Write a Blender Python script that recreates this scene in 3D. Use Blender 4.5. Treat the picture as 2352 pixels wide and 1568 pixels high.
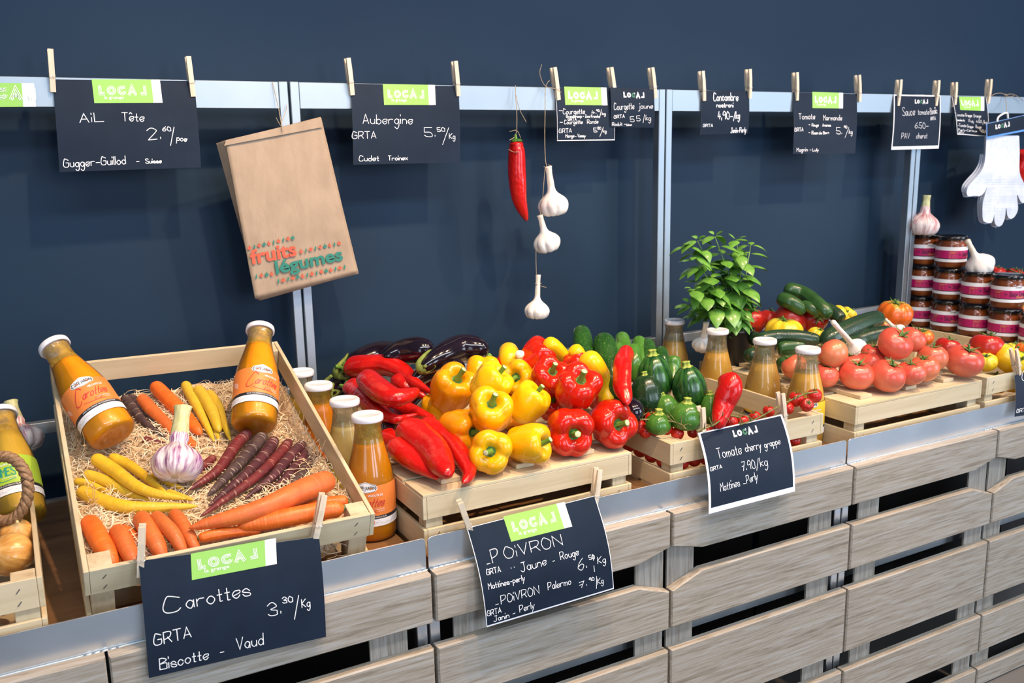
import bpy, math, random
import numpy as np
from mathutils import Vector, Matrix, noise
random.seed(7)
SC = bpy.context.scene
for o in list(bpy.data.objects): bpy.data.objects.remove(o)
COL = SC.collection
# ---------------------------------------------------------------- camera
F = 2101.0; CXY = (1176.0, 784.0)
def cam_rot(yaw=28.65, pitch=11.56, roll=-1.107):
    y, p, r = (math.radians(a) for a in (yaw, pitch, roll))
    f = np.array([math.sin(y)*math.cos(p), math.cos(y)*math.cos(p), -math.sin(p)])
    rt = np.array([math.cos(y), -math.sin(y), 0.0]); up = np.cross(rt, f)
    r2 = math.cos(r)*rt + math.sin(r)*up; u2 = -math.sin(r)*rt + math.cos(r)*up
    return np.array([r2, -u2, f])
RM = cam_rot()
EYE = np.array([0.0, 0.0, 1.55])
cd = bpy.data.cameras.new('camera'); cam = bpy.data.objects.new('camera', cd); COL.objects.link(cam)
cd.sensor_width = 36; cd.lens = F/2352*36; cd.clip_start = .05
cm = Matrix.Identity(4)
for i in range(3):
    cm[i][0] = RM[0][i]; cm[i][1] = -RM[1][i]; cm[i][2] = -RM[2][i]; cm[i][3] = EYE[i]
cam.matrix_world = cm
cd.dof.use_dof = True; cd.dof.focus_distance = 1.95; cd.dof.aperture_fstop = 7.1
SC.camera = cam
# ---------------------------------------------------------------- world, lights, exposure
W = bpy.data.worlds.new('world'); SC.world = W; W.use_nodes = True
nt = W.node_tree; bg = nt.nodes['Background']
bg.inputs[0].default_value = (.62, .74, 1.0, 1); bg.inputs[1].default_value = .15
def light(name, kind, loc, target, energy, color, size=.3, spot=60, blend=.4, sy=None):
    ld = bpy.data.lights.new(name, kind); ld.energy = energy; ld.color = color
    if kind == 'AREA':
        ld.shape = 'RECTANGLE' if sy else 'SQUARE'; ld.size = size
        if sy: ld.size_y = sy
    else: ld.shadow_soft_size = size
    if kind == 'SPOT': ld.spot_size = math.radians(spot); ld.spot_blend = blend
    o = bpy.data.objects.new(name, ld); COL.objects.link(o); o.location = loc
    o.rotation_euler = (Vector(target)-Vector(loc)).to_track_quat('-Z', 'Y').to_euler()
    return o
COOL = (.70, .82, 1.0); WARM = (1.0, .66, .40)
light('window_light', 'AREA', (6.2, -2.6, 2.0), (1.6, 2.0, .9), 150, COOL, 2.6, sy=2.8)
light('window_light', 'AREA', (2.2, -4.2, 2.1), (1.3, 2.0, .9), 75, COOL, 1.0, sy=2.4)
light('window_light', 'AREA', (.6, -4.2, 2.1), (1.0, 2.0, .9), 55, COOL, .8, sy=2.2)
light('window_light', 'AREA', (-3.6, -2.6, 2.2), (.6, 2.0, .9), 50, COOL, 1.6, sy=2.4)
for x, y in ((.3, .95), (1.0, .9), (1.9, .95), (3.0, .9)):
    light('spot_lamp', 'SPOT', (x+.45, y, 3.1), (x, 1.75, .95), 150, WARM, .035, 62, .5)
light('ceiling_light', 'AREA', (1.6, -.2, 3.3), (1.6, 2.3, 1.3), 88, (.92, .95, 1.0), 5.5, sy=.35)
vs = SC.view_settings
vs.view_transform = 'Standard'; vs.look = 'None'; vs.gamma = 1; vs.use_curve_mapping = False
vs.exposure = -.05
# ---------------------------------------------------------------- picking points of the place
def ray(px, py): return RM.T @ np.array([(px-CXY[0])/F, (py-CXY[1])/F, 1.0])
def aY(px, py, Y): d = ray(px, py); return EYE + d*((Y-EYE[1])/d[1])
def aZ(px, py, z): d = ray(px, py); return EYE + d*((z-EYE[2])/d[2])
def aP(px, py, o, n): d = ray(px, py); return EYE + d*(np.dot(o-EYE, n)/np.dot(d, n))
def aR(px, py, base, L, far=False):
    """the point seen at px,py that lies L from base (nearer or farther one)"""
    d = ray(px, py); d = d/np.linalg.norm(d); b = base-EYE
    t0 = np.dot(b, d); q = L*L-(np.dot(b, b)-t0*t0); q = math.sqrt(max(q, 0))
    return EYE + d*(t0+q if far else t0-q)
def ppm(P): return F/(RM @ (np.asarray(P)-EYE))[2]
def cdir(r, u, t):
    v = RM[0]*r - RM[1]*u - RM[2]*t
    return v/np.linalg.norm(v)
# ---------------------------------------------------------------- materials
MATS = {}
def newmat(name):
    m = bpy.data.materials.new(name); m.use_nodes = True
    return m, m.node_tree.nodes, m.node_tree.links, m.node_tree.nodes['Principled BSDF']
def setp(b, **k):
    names = dict(col='Base Color', rough='Roughness', metal='Metallic', coat='Coat Weight', croug='Coat Roughness', spec='Specular IOR Level', sss='Subsurface Weight', trans='Transmission Weight', ior='IOR', alpha='Alpha', sheen='Sheen Weight')
    for a, v in k.items():
        i = b.inputs[names[a]]
        i.default_value = (tuple(v)+(1,))[:4] if a == 'col' else v
    if 'sss' in k and k['sss'] > 0:
        b.inputs['Subsurface Radius'].default_value = (1, .4, .15); b.inputs['Subsurface Scale'].default_value = .006
def coords(n, l, kind='Object', scale=(1, 1, 1), rot=(0, 0, 0)):
    t = n.new('ShaderNodeTexCoord'); mp = n.new('ShaderNodeMapping'); mp.inputs['Scale'].default_value = scale; mp.inputs['Rotation'].default_value = rot
    l.new(t.outputs[kind], mp.inputs[0]); return mp.outputs[0]
def noi(n, l, vec, scale, detail=3, rough=.5, dist=0):
    t = n.new('ShaderNodeTexNoise'); t.inputs['Scale'].default_value = scale; t.inputs['Detail'].default_value = detail
    t.inputs['Roughness'].default_value = rough; t.inputs['Distortion'].default_value = dist
    l.new(vec, t.inputs['Vector']); return t.outputs[0]
def ramp(n, l, fac, stops, interp='LINEAR'):
    r = n.new('ShaderNodeValToRGB'); l.new(fac, r.inputs[0]); cr = r.color_ramp; cr.interpolation = interp
    while len(cr.elements) < len(stops): cr.elements.new(.5)
    for e, (p, c) in zip(cr.elements, stops): e.position = p; e.color = (tuple(c)+(1,))[:4]
    return r.outputs[0]
def bump(n, l, b, h, strength=.3, dist=.002):
    bn = n.new('ShaderNodeBump'); bn.inputs['Strength'].default_value = strength; bn.inputs['Distance'].default_value = dist
    l.new(h, bn.inputs['Height']); l.new(bn.outputs[0], b.inputs['Normal'])
def mixc(n, l, fac, a, bb):
    m = n.new('ShaderNodeMix'); m.data_type = 'RGBA'
    for s, v in ((0, fac), (6, a), (7, bb)):
        if isinstance(v, (tuple, list, float, int)): m.inputs[s].default_value = v if s == 0 else (tuple(v)+(1,))[:4]
        else: l.new(v, m.inputs[s])
    return m.outputs[2]
def plain(name, col, rough=.5, **k):
    if name in MATS: return MATS[name]
    m, n, l, b = newmat(name); setp(b, col=col, rough=rough, **k); MATS[name] = m; return m
def skin(name, c1, c2, rough=.28, coat=.35, scale=30, sss=.0, bs=.0, speck=None, lump=0.0):
    """smooth vegetable skin, two tones in soft patches"""
    m, n, l, b = newmat(name); v = coords(n, l)
    f = noi(n, l, v, scale, 3, .6); c = ramp(n, l, f, [(.35, c1), (.65, c2)])
    if speck:
        s = noi(n, l, v, 420, 1); sf = ramp(n, l, s, [(.66, (0, 0, 0)), (.72, (1, 1, 1))]); c = mixc(n, l, sf, c, speck)
    l.new(c, b.inputs['Base Color']); setp(b, rough=rough, coat=coat, croug=.12, sss=sss)
    if bs: bump(n, l, b, noi(n, l, v, 260, 3), bs, .001)
    b.inputs['Specular IOR Level'].default_value = .35
    if lump: bump(n, l, b, noi(n, l, v, 55, 2, .45), lump, .006)
    MATS[name] = m; return m
def banded(name, base, dark, line, rough=.5, freq=70, amt=.5, coat=.1):
    """root skin: crosswise creases along the length (u) from the mesh's own UV"""
    m, n, l, b = newmat(name)
    uv = coords(n, l, 'UV', (freq, 2.2, 1)); ob = coords(n, l)
    c = ramp(n, l, noi(n, l, ob, 38, 4, .6), [(.32, base), (.7, dark)])
    s = noi(n, l, uv, 1.0, 2, .5); sf = ramp(n, l, s, [(.60, (0, 0, 0)), (.68, (amt,)*3)])
    c = mixc(n, l, sf, c, line); l.new(c, b.inputs['Base Color']); setp(b, rough=rough, coat=coat, croug=.2)
    ad = n.new('ShaderNodeMath'); ad.operation = 'MULTIPLY_ADD'; l.new(noi(n, l, ob, 110, 4, .6), ad.inputs[0]); ad.inputs[1].default_value = -.9; l.new(s, ad.inputs[2])
    bump(n, l, b, ad.outputs[0], .5, -.0018); MATS[name] = m; return m
def striped(name, c1, c2, freq=9, lo=.4, hi=.6, rough=.4, grad=None, coat=.1):
    """stripes running along the length, from UV v; grad = (u0,u1,colour) blends toward one end"""
    m, n, l, b = newmat(name); uv = coords(n, l, 'UV', (1.4, freq, 1))
    s = noi(n, l, uv, 2.2, 3, .6); c = ramp(n, l, s, [(lo, c1), (hi, c2)])
    if grad:
        tc = n.new('ShaderNodeTexCoord'); sx = n.new('ShaderNodeSeparateXYZ'); l.new(tc.outputs['UV'], sx.inputs[0])
        mr = n.new('ShaderNodeMapRange'); mr.inputs[1].default_value = grad[0]; mr.inputs[2].default_value = grad[1]; l.new(sx.outputs[0], mr.inputs[0])
        c = mixc(n, l, mr.outputs[0], c, grad[2])
    l.new(c, b.inputs['Base Color']); setp(b, rough=rough, coat=coat)
    bump(n, l, b, s, .25, .001); MATS[name] = m; return m
def wood(name, c1, c2, c3, axis='X', rough=.6, sc=1.0, bs=.25, rnd=.12):
    m, n, l, b = newmat(name)
    st = {'X': (3, 60, 60), 'Z': (60, 60, 3), 'Y': (60, 3, 60)}[axis]
    v = coords(n, l, 'Object', tuple(s*sc for s in st))
    oi = n.new('ShaderNodeObjectInfo'); ad = n.new('ShaderNodeVectorMath'); ad.operation = 'ADD'
    ml = n.new('ShaderNodeMath'); ml.operation = 'MULTIPLY'; ml.inputs[1].default_value = 40; l.new(oi.outputs['Random'], ml.inputs[0])
    l.new(v, ad.inputs[0]); l.new(ml.outputs[0], ad.inputs[1]); v = ad.outputs[0]
    f = noi(n, l, v, 1.0, 5, .65, .6); c = ramp(n, l, f, [(.3, c1), (.5, c2), (.72, c3)])
    v2 = coords(n, l, 'Object', tuple(s*.12*sc for s in st)); f2 = noi(n, l, v2, 1.6, 2)
    hs = n.new('ShaderNodeHueSaturation'); mr = n.new('ShaderNodeMapRange'); mr.inputs[3].default_value = 1-rnd; mr.inputs[4].default_value = 1+rnd
    l.new(f2, mr.inputs[0]); l.new(mr.outputs[0], hs.inputs['Value']); l.new(c, hs.inputs['Color'])
    l.new(hs.outputs[0], b.inputs['Base Color']); setp(b, rough=rough)
    bump(n, l, b, f, bs, .0012); MATS[name] = m; return m
def steel(name, col, rough=.32):
    m, n, l, b = newmat(name); v = coords(n, l, 'Object', (4, 4, 4))
    f = noi(n, l, v, 2.0, 4); r = n.new('ShaderNodeMapRange'); r.inputs[3].default_value = rough-.05; r.inputs[4].default_value = rough+.1
    l.new(f, r.inputs[0]); l.new(r.outputs[0], b.inputs['Roughness'])
    c = ramp(n, l, f, [(.3, tuple(x*.9 for x in col)), (.7, col)]); l.new(c, b.inputs['Base Color']); b.inputs['Metallic'].default_value = 1
    MATS[name] = m; return m
def glass(name, tint=(1, 1, 1), gl=.11):
    m, n, l, b = newmat(name); n.remove(b); out = n['Material Output']
    tr = n.new('ShaderNodeBsdfTransparent'); tr.inputs[0].default_value = tint+(1,)
    g = n.new('ShaderNodeBsdfGlossy'); g.inputs['Roughness'].default_value = .03
    fr = n.new('ShaderNodeFresnel'); fr.inputs[0].default_value = 1.5
    mx = n.new('ShaderNodeMixShader'); ad = n.new('ShaderNodeMath'); ad.operation = 'MULTIPLY_ADD'; ad.inputs[1].default_value = .75; ad.inputs[2].default_value = gl*.1
    l.new(fr.outputs[0], ad.inputs[0]); l.new(ad.outputs[0], mx.inputs[0]); l.new(tr.outputs[0], mx.inputs[1]); l.new(g.outputs[0], mx.inputs[2]); l.new(mx.outputs[0], out.inputs[0])
    MATS[name] = m; return m
def film(name, col, alpha):
    m, n, l, b = newmat(name); v = coords(n, l); f = noi(n, l, v, 45, 4, .7)
    r = n.new('ShaderNodeMapRange'); r.inputs[1].default_value = .35; r.inputs[2].default_value = .6; r.inputs[3].default_value = alpha-.25; r.inputs[4].default_value = alpha+.2
    l.new(f, r.inputs[0]); l.new(r.outputs[0], b.inputs['Alpha']); setp(b, col=col, rough=.5); MATS[name] = m; return m

wall_m, n_, l_, b_ = newmat('slate blue wall paint')
l_.new(ramp(n_, l_, noi(n_, l_, coords(n_, l_), 1.3, 3), [(.3, (.0120, .0285, .0560)), (.7, (.0148, .0350, .0660))]), b_.inputs['Base Color'])
setp(b_, rough=.5, spec=.16); bump(n_, l_, b_, noi(n_, l_, coords(n_, l_), 500, 2), .04, .0005)
floor_m = plain('grey floor', (.16, .155, .15), .4)
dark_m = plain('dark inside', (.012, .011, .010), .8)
steel_m = steel('brushed steel', (.80, .84, .88), .30)
rail_m = steel('satin aluminium', (.42, .50, .56), .5)
steel2_m = steel('dull steel', (.62, .66, .68), .42)
slat_m = wood('washed oak', (.20, .165, .12), (.345, .305, .245), (.42, .41, .385), 'X', .55, 2.6, .5)
slatv_m = wood('washed oak upright', (.17, .145, .115), (.31, .28, .235), (.40, .38, .34), 'Z', .6, 2.2, .5)
shelf_m = wood('brown plywood', (.13, .065, .025), (.23, .12, .05), (.30, .17, .075), 'X', .4, .6, .1)
pine_m = wood('pale poplar', (.50, .40, .24), (.60, .50, .32), (.66, .57, .39), 'X', .62, .5, .12, .08)
piney_m = wood('pale poplar along depth', (.50, .40, .24), (.60, .50, .32), (.66, .57, .39), 'Y', .62, .5, .12, .08)
post_m = wood('pine post', (.45, .34, .20), (.60, .49, .31), (.70, .60, .42), 'Z', .65, .6, .2)
peg_m = wood('beech peg', (.66, .52, .36), (.76, .63, .46), (.82, .71, .54), 'Z', .55, 2.0, .05, .06)
wire_m = plain('bright wire', (.7, .7, .7), .25, metal=1)
staple_m = plain('grey staple', (.25, .25, .26), .4, metal=1)
board_m = skin('chalkboard paper', (.009, .017, .033), (.012, .022, .042), .5, .0, 12); board_m.node_tree.nodes['Principled BSDF'].inputs['Specular IOR Level'].default_value = .15
white_m = plain('white paper', (.85, .87, .9), .5)
chalk_m = plain('white marker', (.92, .93, .94), .5)
green_m = plain('lime sticker', (.30, .62, .10), .4)
lime2_m = plain('sticker white', (.86, .93, .84), .4)
dgreen_m = plain('dark green ink', (.03, .16, .08), .5)
grey_m = plain('grey green ink', (.55, .68, .6), .5)
kraft_m, n_, l_, b_ = newmat('kraft paper')
l_.new(ramp(n_, l_, noi(n_, l_, coords(n_, l_, 'Object', (1, 1, .5)), 22, 4, .6), [(.3, (.33, .245, .165)), (.7, (.40, .305, .21))]), b_.inputs['Base Color'])
setp(b_, rough=.6); bump(n_, l_, b_, noi(n_, l_, coords(n_, l_, 'Object', (1.6, 1, .8)), 16, 4, .55, .2), .5, .006)
ink_red = plain('brick red ink', (.55, .10, .05), .6); ink_teal = plain('teal ink', (.02, .20, .15), .6)
twine_m = plain('hemp twine', (.40, .31, .20), .9)
glass_m = glass('clear glass'); lid_m = plain('white lacquer lid', (.86, .87, .9), .25, coat=.4); lidb_m = plain('black lacquer lid', (.006, .006, .007), .18, coat=.5)
soup = {k: skin('soup '+k, c, tuple(x*.93 for x in c), .35, .1, 20, sss=.25) for k, c in dict(orange=(.80, .34, .006), deep=(.80, .30, .004), pale=(.74, .56, .20), gold=(.86, .50, .08), honey=(.80, .50, .12), olive=(.58, .40, .05), bright=(.85, .30, .01)).items()}
film_m = film('dried soup film', (.60, .38, .04), .55); filmd_m = film('pale soup film', (.55, .46, .22), .38)
stem_m = skin('green stem', (.09, .22, .02), (.17, .33, .05), .45, .1, 60, bs=.3)
calyx_m = skin('green calyx', (.03, .12, .015), (.08, .22, .03), .45, .15, 70, bs=.4)
cut_m = plain('cut stalk', (.62, .60, .32), .7)
# ---------------------------------------------------------------- object helpers
def tag(o, label=None, cat=None, group=None, kind=None):
    if label: o['label'] = label
    if cat: o['category'] = cat
    if group: o['group'] = group
    if kind: o['kind'] = kind
    return o
def empty(name, loc, label, cat, group=None):
    o = bpy.data.objects.new(name, None); COL.objects.link(o); o.location = Vector([float(x) for x in loc]); o.empty_display_size = .02
    return tag(o, label, cat, group)
def link(name, me, parent=None, mw=None):
    o = bpy.data.objects.new(name, me); COL.objects.link(o)
    if parent is not None:
        o.parent = parent
        o.matrix_parent_inverse = Matrix.Identity(4)
    return o
def toroot(root):
    """world -> root-local shift for roots that only carry a location"""
    return np.array(root.location) if root is not None else np.zeros(3)
class MB:
    def __init__(s): s.v = []; s.f = []; s.m = []; s.uv = []; s.mats = []; s.sm = []
    def add(s, V, Fc, mat=None, smooth=True, uv=None):
        o = len(s.v)
        if mat not in s.mats: s.mats.append(mat)
        mi = s.mats.index(mat); V = np.asarray(V, float)
        s.v.extend(V.tolist()); s.uv.extend(uv.tolist() if uv is not None else [[0, 0]]*len(V))
        for f in Fc: s.f.append([i+o for i in f]); s.m.append(mi); s.sm.append(smooth)
        return s
    def mesh(s, name, off=None):
        me = bpy.data.meshes.new(name)
        V = np.array(s.v)-(off if off is not None else 0)
        me.from_pydata(V.tolist(), [], s.f)
        for m in s.mats: me.materials.append(m)
        me.polygons.foreach_set('material_index', s.m); me.polygons.foreach_set('use_smooth', s.sm)
        ul = me.uv_layers.new(name='UVMap'); li = np.zeros(len(me.loops), int); me.loops.foreach_get('vertex_index', li)
        ul.data.foreach_set('uv', np.array(s.uv, np.float32)[li].ravel())
        me.update(); return me
    def obj(s, name, parent=None, off=None):
        """world-space geometry as one object; top-level objects get their origin at the middle of their base"""
        if off is None:
            if parent is not None: off = wloc(parent)
            else:
                A = np.array(s.v); off = (A.min(0)+A.max(0))/2; off[2] = A[:, 2].min()
        o = link(name, s.mesh(name, off), parent)
        if parent is None: o.location = Vector(off.tolist())
        return o
def wloc(o):
    p = np.zeros(3)
    while o is not None: p = p+np.array(o.location); o = o.parent
    return p
def crom(P, n):
    """Catmull-Rom through P, n samples, roughly even in arc length"""
    P = np.asarray(P, float)
    if len(P) == 2: return P[0]+(P[1]-P[0])*np.linspace(0, 1, n)[:, None]
    Q = np.vstack([2*P[0]-P[1], P, 2*P[-1]-P[-2]]); out = []
    m = max(4, int(4*n/(len(P)-1)))
    for i in range(1, len(Q)-2):
        t = np.linspace(0, 1, m, endpoint=False)[:, None]; a, b, c, d = Q[i-1:i+3]
        out.append(.5*((2*b)+(-a+c)*t+(2*a-5*b+4*c-d)*t**2+(-a+3*b-3*c+d)*t**3))
    out = np.vstack(out+[P[-1:]]); s = np.r_[0, np.cumsum(np.linalg.norm(np.diff(out, axis=0), axis=1))]
    u = np.linspace(0, s[-1], n); return np.array([np.interp(u, s, out[:, k]) for k in range(out.shape[1])]).T
def sweepVF(path, rad, nv=14, mod=None, ends=True, tw=0):
    """tube along path (n,3) with radius per point; mod(t,theta) multiplies radius"""
    n = len(path); T = np.gradient(path, axis=0); T /= np.linalg.norm(T, axis=1)[:, None]+1e-12
    a = np.array([0, 0, 1.]) if abs(T[0][2]) < .9 else np.array([0, 1., 0]); N = np.cross(T[0], a); N /= np.linalg.norm(N)
    V = []; UV = []; th = np.linspace(0, 2*np.pi, nv+1)
    for i in range(n):
        N = N-T[i]*np.dot(N, T[i]); N /= np.linalg.norm(N); B = np.cross(T[i], N); t = i/(n-1)
        r = rad[i]*(mod(t, th) if mod else np.ones(nv+1))
        V.append(path[i]+np.outer(r*np.cos(th+tw*t), N)+np.outer(r*np.sin(th+tw*t), B)); UV.append(np.c_[np.full(nv+1, t), th/(2*np.pi)])
    V = np.vstack(V); UV = np.vstack(UV); Fc = []; w = nv+1
    for i in range(n-1):
        for j in range(nv): Fc.append([i*w+j, i*w+j+1, (i+1)*w+j+1, (i+1)*w+j])
    if ends:
        Fc.append([j for j in range(nv)][::-1]); Fc.append([(n-1)*w+j for j in range(nv)])
    return V, Fc, UV
def tube(mb, P, r, mat, n=None, nv=8, mod=None):
    P = crom(P, n or max(6, len(P)*5)); R_ = np.interp(np.linspace(0, 1, len(P)), np.linspace(0, 1, len(r)), r) if hasattr(r, '__len__') else np.full(len(P), r)
    V, Fc, UV = sweepVF(P, R_, nv, mod); mb.add(V, Fc, mat, True, UV); return mb
def rootbody(P, prof, n=46, nv=22, mod=None, jit=0, seed=0):
    """solid of a vegetable: P control points, prof [(t,r)..] metres, rounded sampling at both ends"""
    s = (1-np.cos(np.pi*np.linspace(0, 1, n)))/2; s = .75*s+.25*np.linspace(0, 1, n)
    fine = crom(P, 200); pth = np.array([np.interp(s, np.linspace(0, 1, 200), fine[:, k]) for k in range(3)]).T
    tt, rr = zip(*prof); r = crom(np.c_[tt, rr], 300); r = np.interp(s, r[:, 0], np.maximum(r[:, 1], 0)); r[0] = r[-1] = 1e-5
    rnd = random.Random(seed); ph = [rnd.uniform(0, 6.28) for _ in range(6)]
    def md(t, th):
        m = np.ones_like(th) if mod is None else mod(t, th)
        if jit: m = m+jit*(np.sin(2*th+ph[0]+7*t)*.5+np.sin(3*th+ph[1]-11*t)*.3+np.sin(19*t+ph[2]+th)*.35)
        return m
    return sweepVF(pth, r, nv, md, False)
def lathe(prof, nv=40, ns=None, mod=None, zmod=None, scale=1.0, smooth=True):
    """prof [(r,z)..] through Catmull-Rom; mod(s,theta,r,z)->factor"""
    P = crom(np.array(prof, float), ns) if ns else np.array(prof, float)
    th = np.linspace(0, 2*np.pi, nv+1); V = []; UV = []; n = len(P)
    for i, (r, z) in enumerate(P):
        s = i/(n-1); r = max(r, 0); m = mod(s, th, r, z) if mod else 1; dz = zmod(s, th, r, z) if zmod else 0
        V.append(np.c_[r*m*np.cos(th), r*m*np.sin(th), np.full(nv+1, z)+dz]); UV.append(np.c_[np.full(nv+1, s), th/(2*np.pi)])
    V = np.vstack(V)*scale; UV = np.vstack(UV); w = nv+1
    Fc = [[i*w+j, i*w+j+1, (i+1)*w+j+1, (i+1)*w+j] for i in range(n-1) for j in range(nv)]
    return V, Fc, UV
def boxVF(lo, hi, bev=0.0):
    x0, y0, z0 = lo; x1, y1, z1 = hi
    if bev <= 0:
        V = [(x, y, z) for z in (z0, z1) for y in (y0, y1) for x in (x0, x1)]
        return np.array(V), [[0, 2, 3, 1], [4, 5, 7, 6], [0, 1, 5, 4], [2, 6, 7, 3], [0, 4, 6, 2], [1, 3, 7, 5]]
    b = bev; V = []; idx = {}
    for ix, x in ((-1, x0), (1, x1)):
        for iy, y in ((-1, y0), (1, y1)):
            for iz, z in ((-1, z0), (1, z1)):
                for ax in range(3):
                    p = [x-ix*b, y-iy*b, z-iz*b]; p[ax] = (x, y, z)[ax]; idx[ix, iy, iz, ax] = len(V); V.append(p)
    Fc = []
    for ax in range(3):
        o = [k for k in range(3) if k != ax]
        for s in (-1, 1):
            q = []
            for a, c in ((-1, -1), (1, -1), (1, 1), (-1, 1)):
                k = [0, 0, 0]; k[ax] = s; k[o[0]] = a; k[o[1]] = c; q.append(idx[tuple(k)+(ax,)])
            Fc.append(q if (s > 0) ^ (ax == 1) else q[::-1])
    for ax in range(3):
        o = [k for k in range(3) if k != ax]
        for a in (-1, 1):
            for c in (-1, 1):
                q = []
                for s, f in ((-1, 0), (-1, 1), (1, 1), (1, 0)):
                    k = [0, 0, 0]; k[ax] = s; k[o[0]] = a; k[o[1]] = c; q.append(idx[tuple(k)+(o[f],)])
                Fc.append(q if (a*c > 0) ^ (ax == 1) else q[::-1])
    for ix in (-1, 1):
        for iy in (-1, 1):
            for iz in (-1, 1):
                q = [idx[ix, iy, iz, k] for k in range(3)]; Fc.append(q if ix*iy*iz > 0 else q[::-1])
    return np.array(V), Fc
def box(mb, lo, hi, mat, bev=0.0, X=None):
    V, Fc = boxVF(lo, hi, bev)
    if X is not None: V = X(V)
    mb.add(V, Fc, mat, False); return mb
def prism(mb, poly, y0, y1, mat, bev=.0015):
    """x,z outline extruded in y, with a chamfered front rim (front = y0)"""
    P = np.array(poly, float); n = len(P); c = P.mean(0); I = c+(P-c)*np.array([1-bev*2/np.ptp(P[:, 0]), 1-bev*2/np.ptp(P[:, 1])])
    V = np.vstack([np.c_[I[:, 0], np.full(n, y0), I[:, 1]], np.c_[P[:, 0], np.full(n, y0+bev), P[:, 1]], np.c_[P[:, 0], np.full(n, y1), P[:, 1]]])
    Fc = [list(range(n)), list(range(2*n, 3*n))[::-1]]
    for k in (0, 1):
        for i in range(n): j = (i+1) % n; Fc.append([k*n+i, (k+1)*n+i, (k+1)*n+j, k*n+j])
    mb.add(V, Fc, mat, False); return mb
def axes(z, hint=(0, 0, 1), spin=0.0):
    z = np.asarray(z, float); z = z/np.linalg.norm(z); h = np.array(hint, float)
    if abs(np.dot(h, z)) > .95: h = np.array([1., 0, 0])
    x = np.cross(h, z); x /= np.linalg.norm(x); y = np.cross(z, x); c, s = math.cos(spin), math.sin(spin)
    return np.array([c*x+s*y, -s*x+c*y, z])
def frame(P, A): return lambda V: np.asarray(V) @ A + P
# ---------------------------------------------------------------- lettering
GL = dict(A='!032943 !1535', B='!0309 0929483706 0646444303', C='4829190604133344', D='!0309 0929464303', E='!49090343 !0636', F='!490903 !0636', G='482919060413334446 !2646', H='!0309 !4943 !0646', I='!0903', J='!1949 3934231304', K='!0903 !490643', L='!090343', M='!0309264943', N='!03094349', O='1907051333454729190 7'.replace(' ', ''), P='!0309 0939483605', R='!0309 0939483605 !2643', S='48391908264543130 4'.replace(' ', ''), T='!0949 !2923', U='0905132333454 9'.replace(' ', ''), V='!092349', Z='!09490343',
 a='3526160504132335 !3633', b='!0903 051626353423 1304'.replace('3 1', '31'), c='352616050413233 4'.replace(' ', ''), d='3526160504132334 !3933', e='0435362616050413 2334'.replace(' ', ''), f='39291713 !0626', g='3526160504132335 3632201001', h='!0903 05162635 !3533', i='!0603 !0809', j='!2622 22211000 !2829', k='!0903 !360533', l='!0903', m='!0603 05162523 25364543', n='!0603 0516263533', o='160504132334352616', p='!0600 0516263534231304', r='!0603 05162636', s='35261605343313 04'.replace(' ', ''), t='18141323 !0626', u='06041323 34 !3633'.replace('3 3', '33', 1), v='!061336', x='!0633 !3603', y='!0613 !3600', z='!06360333')
GL['é'] = GL['e']+' !1829'; GL['ê'] = GL['e']+' !081928'
GL.update({'0': '190705133335371 9'.replace(' ', ''), '1': '!072923', '2': '081929383703 !0333', '3': '08192937163534 331304'.replace(' ', ''), '4': '!190535 !2723', '5': '!390906 062635331304', '6': '3917050413233526 05'.replace(' ', ''), '7': '!093913 !0626', '8': '190817353313041637 2919'.replace(' ', ''), '9': '38291907163738 !3833', '.': '!0304', ',': '!0402', '-': '!0535', '/': '!0139', "'": '!0908', '"': '!0908 !1918'})
def glyphs(s):
    """-> list of polylines in cap-height units, total width"""
    x = 0; out = []
    for ch in s:
        if ch == ' ': x += 3.2; continue
        w = 0
        for st in GL[ch].split():
            sharp = st[0] == '!'; st = st.lstrip('!'); P = np.array([(int(st[k]), int(st[k+1])-3) for k in range(0, len(st)-1, 2)], float)
            w = max(w, P[:, 0].max())
            if not sharp: P = crom(P, 5*len(P))
            out.append((P+[x, 0])/6)
        x += w+1.25
    return out, (x-1.25)/6
def ribbon(P, w):
    """flat ribbon of width w along a 2-d polyline"""
    P = np.asarray(P, float); d = np.gradient(P, axis=0) if len(P) > 2 else np.repeat([P[1]-P[0]], 2, 0)
    d /= np.linalg.norm(d, axis=1)[:, None]+1e-12
    P = P.copy(); P[0] -= d[0]*w*.3; P[-1] += d[-1]*w*.3
    N = np.c_[-d[:, 1], d[:, 0]]; n = len(P); k = np.ones(n)
    if n > 2 and n < 6:
        for i in range(1, n-1):
            a = P[i]-P[i-1]; b = P[i+1]-P[i]; a /= np.linalg.norm(a)+1e-9; b /= np.linalg.norm(b)+1e-9
            t = a+b; t /= np.linalg.norm(t)+1e-9; N[i] = (-t[1], t[0]); k[i] = 1/max(.45, abs(np.dot(N[i], (-a[1], a[0]))))
    V = np.vstack([P+N*(w/2*k)[:, None], P-N*(w/2*k)[:, None]])
    return V, [[i, i+1, n+i+1, n+i] for i in range(n-1)]
def write(mb, S, txt, p0, p1, h, w, mat, lift=.0004):
    """handwriting: baseline p0->p1 in sheet units (metres, x right, y up), S(xy, lift) -> world"""
    G, tw = glyphs(txt); p0 = np.array(p0, float); p1 = np.array(p1, float); e = p1-p0; L = np.linalg.norm(e); e = e/L; up = np.array([-e[1], e[0]])
    rr = random.Random(txt)
    for P in G:
        Q = p0+np.outer(P[:, 0]/tw*L, e)+np.outer((P[:, 1]+rr.uniform(-.03, .03))*h, up)
        V, Fc = ribbon(Q, w); mb.add(S(V, lift), Fc, mat, False)
_TM = {}
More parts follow.
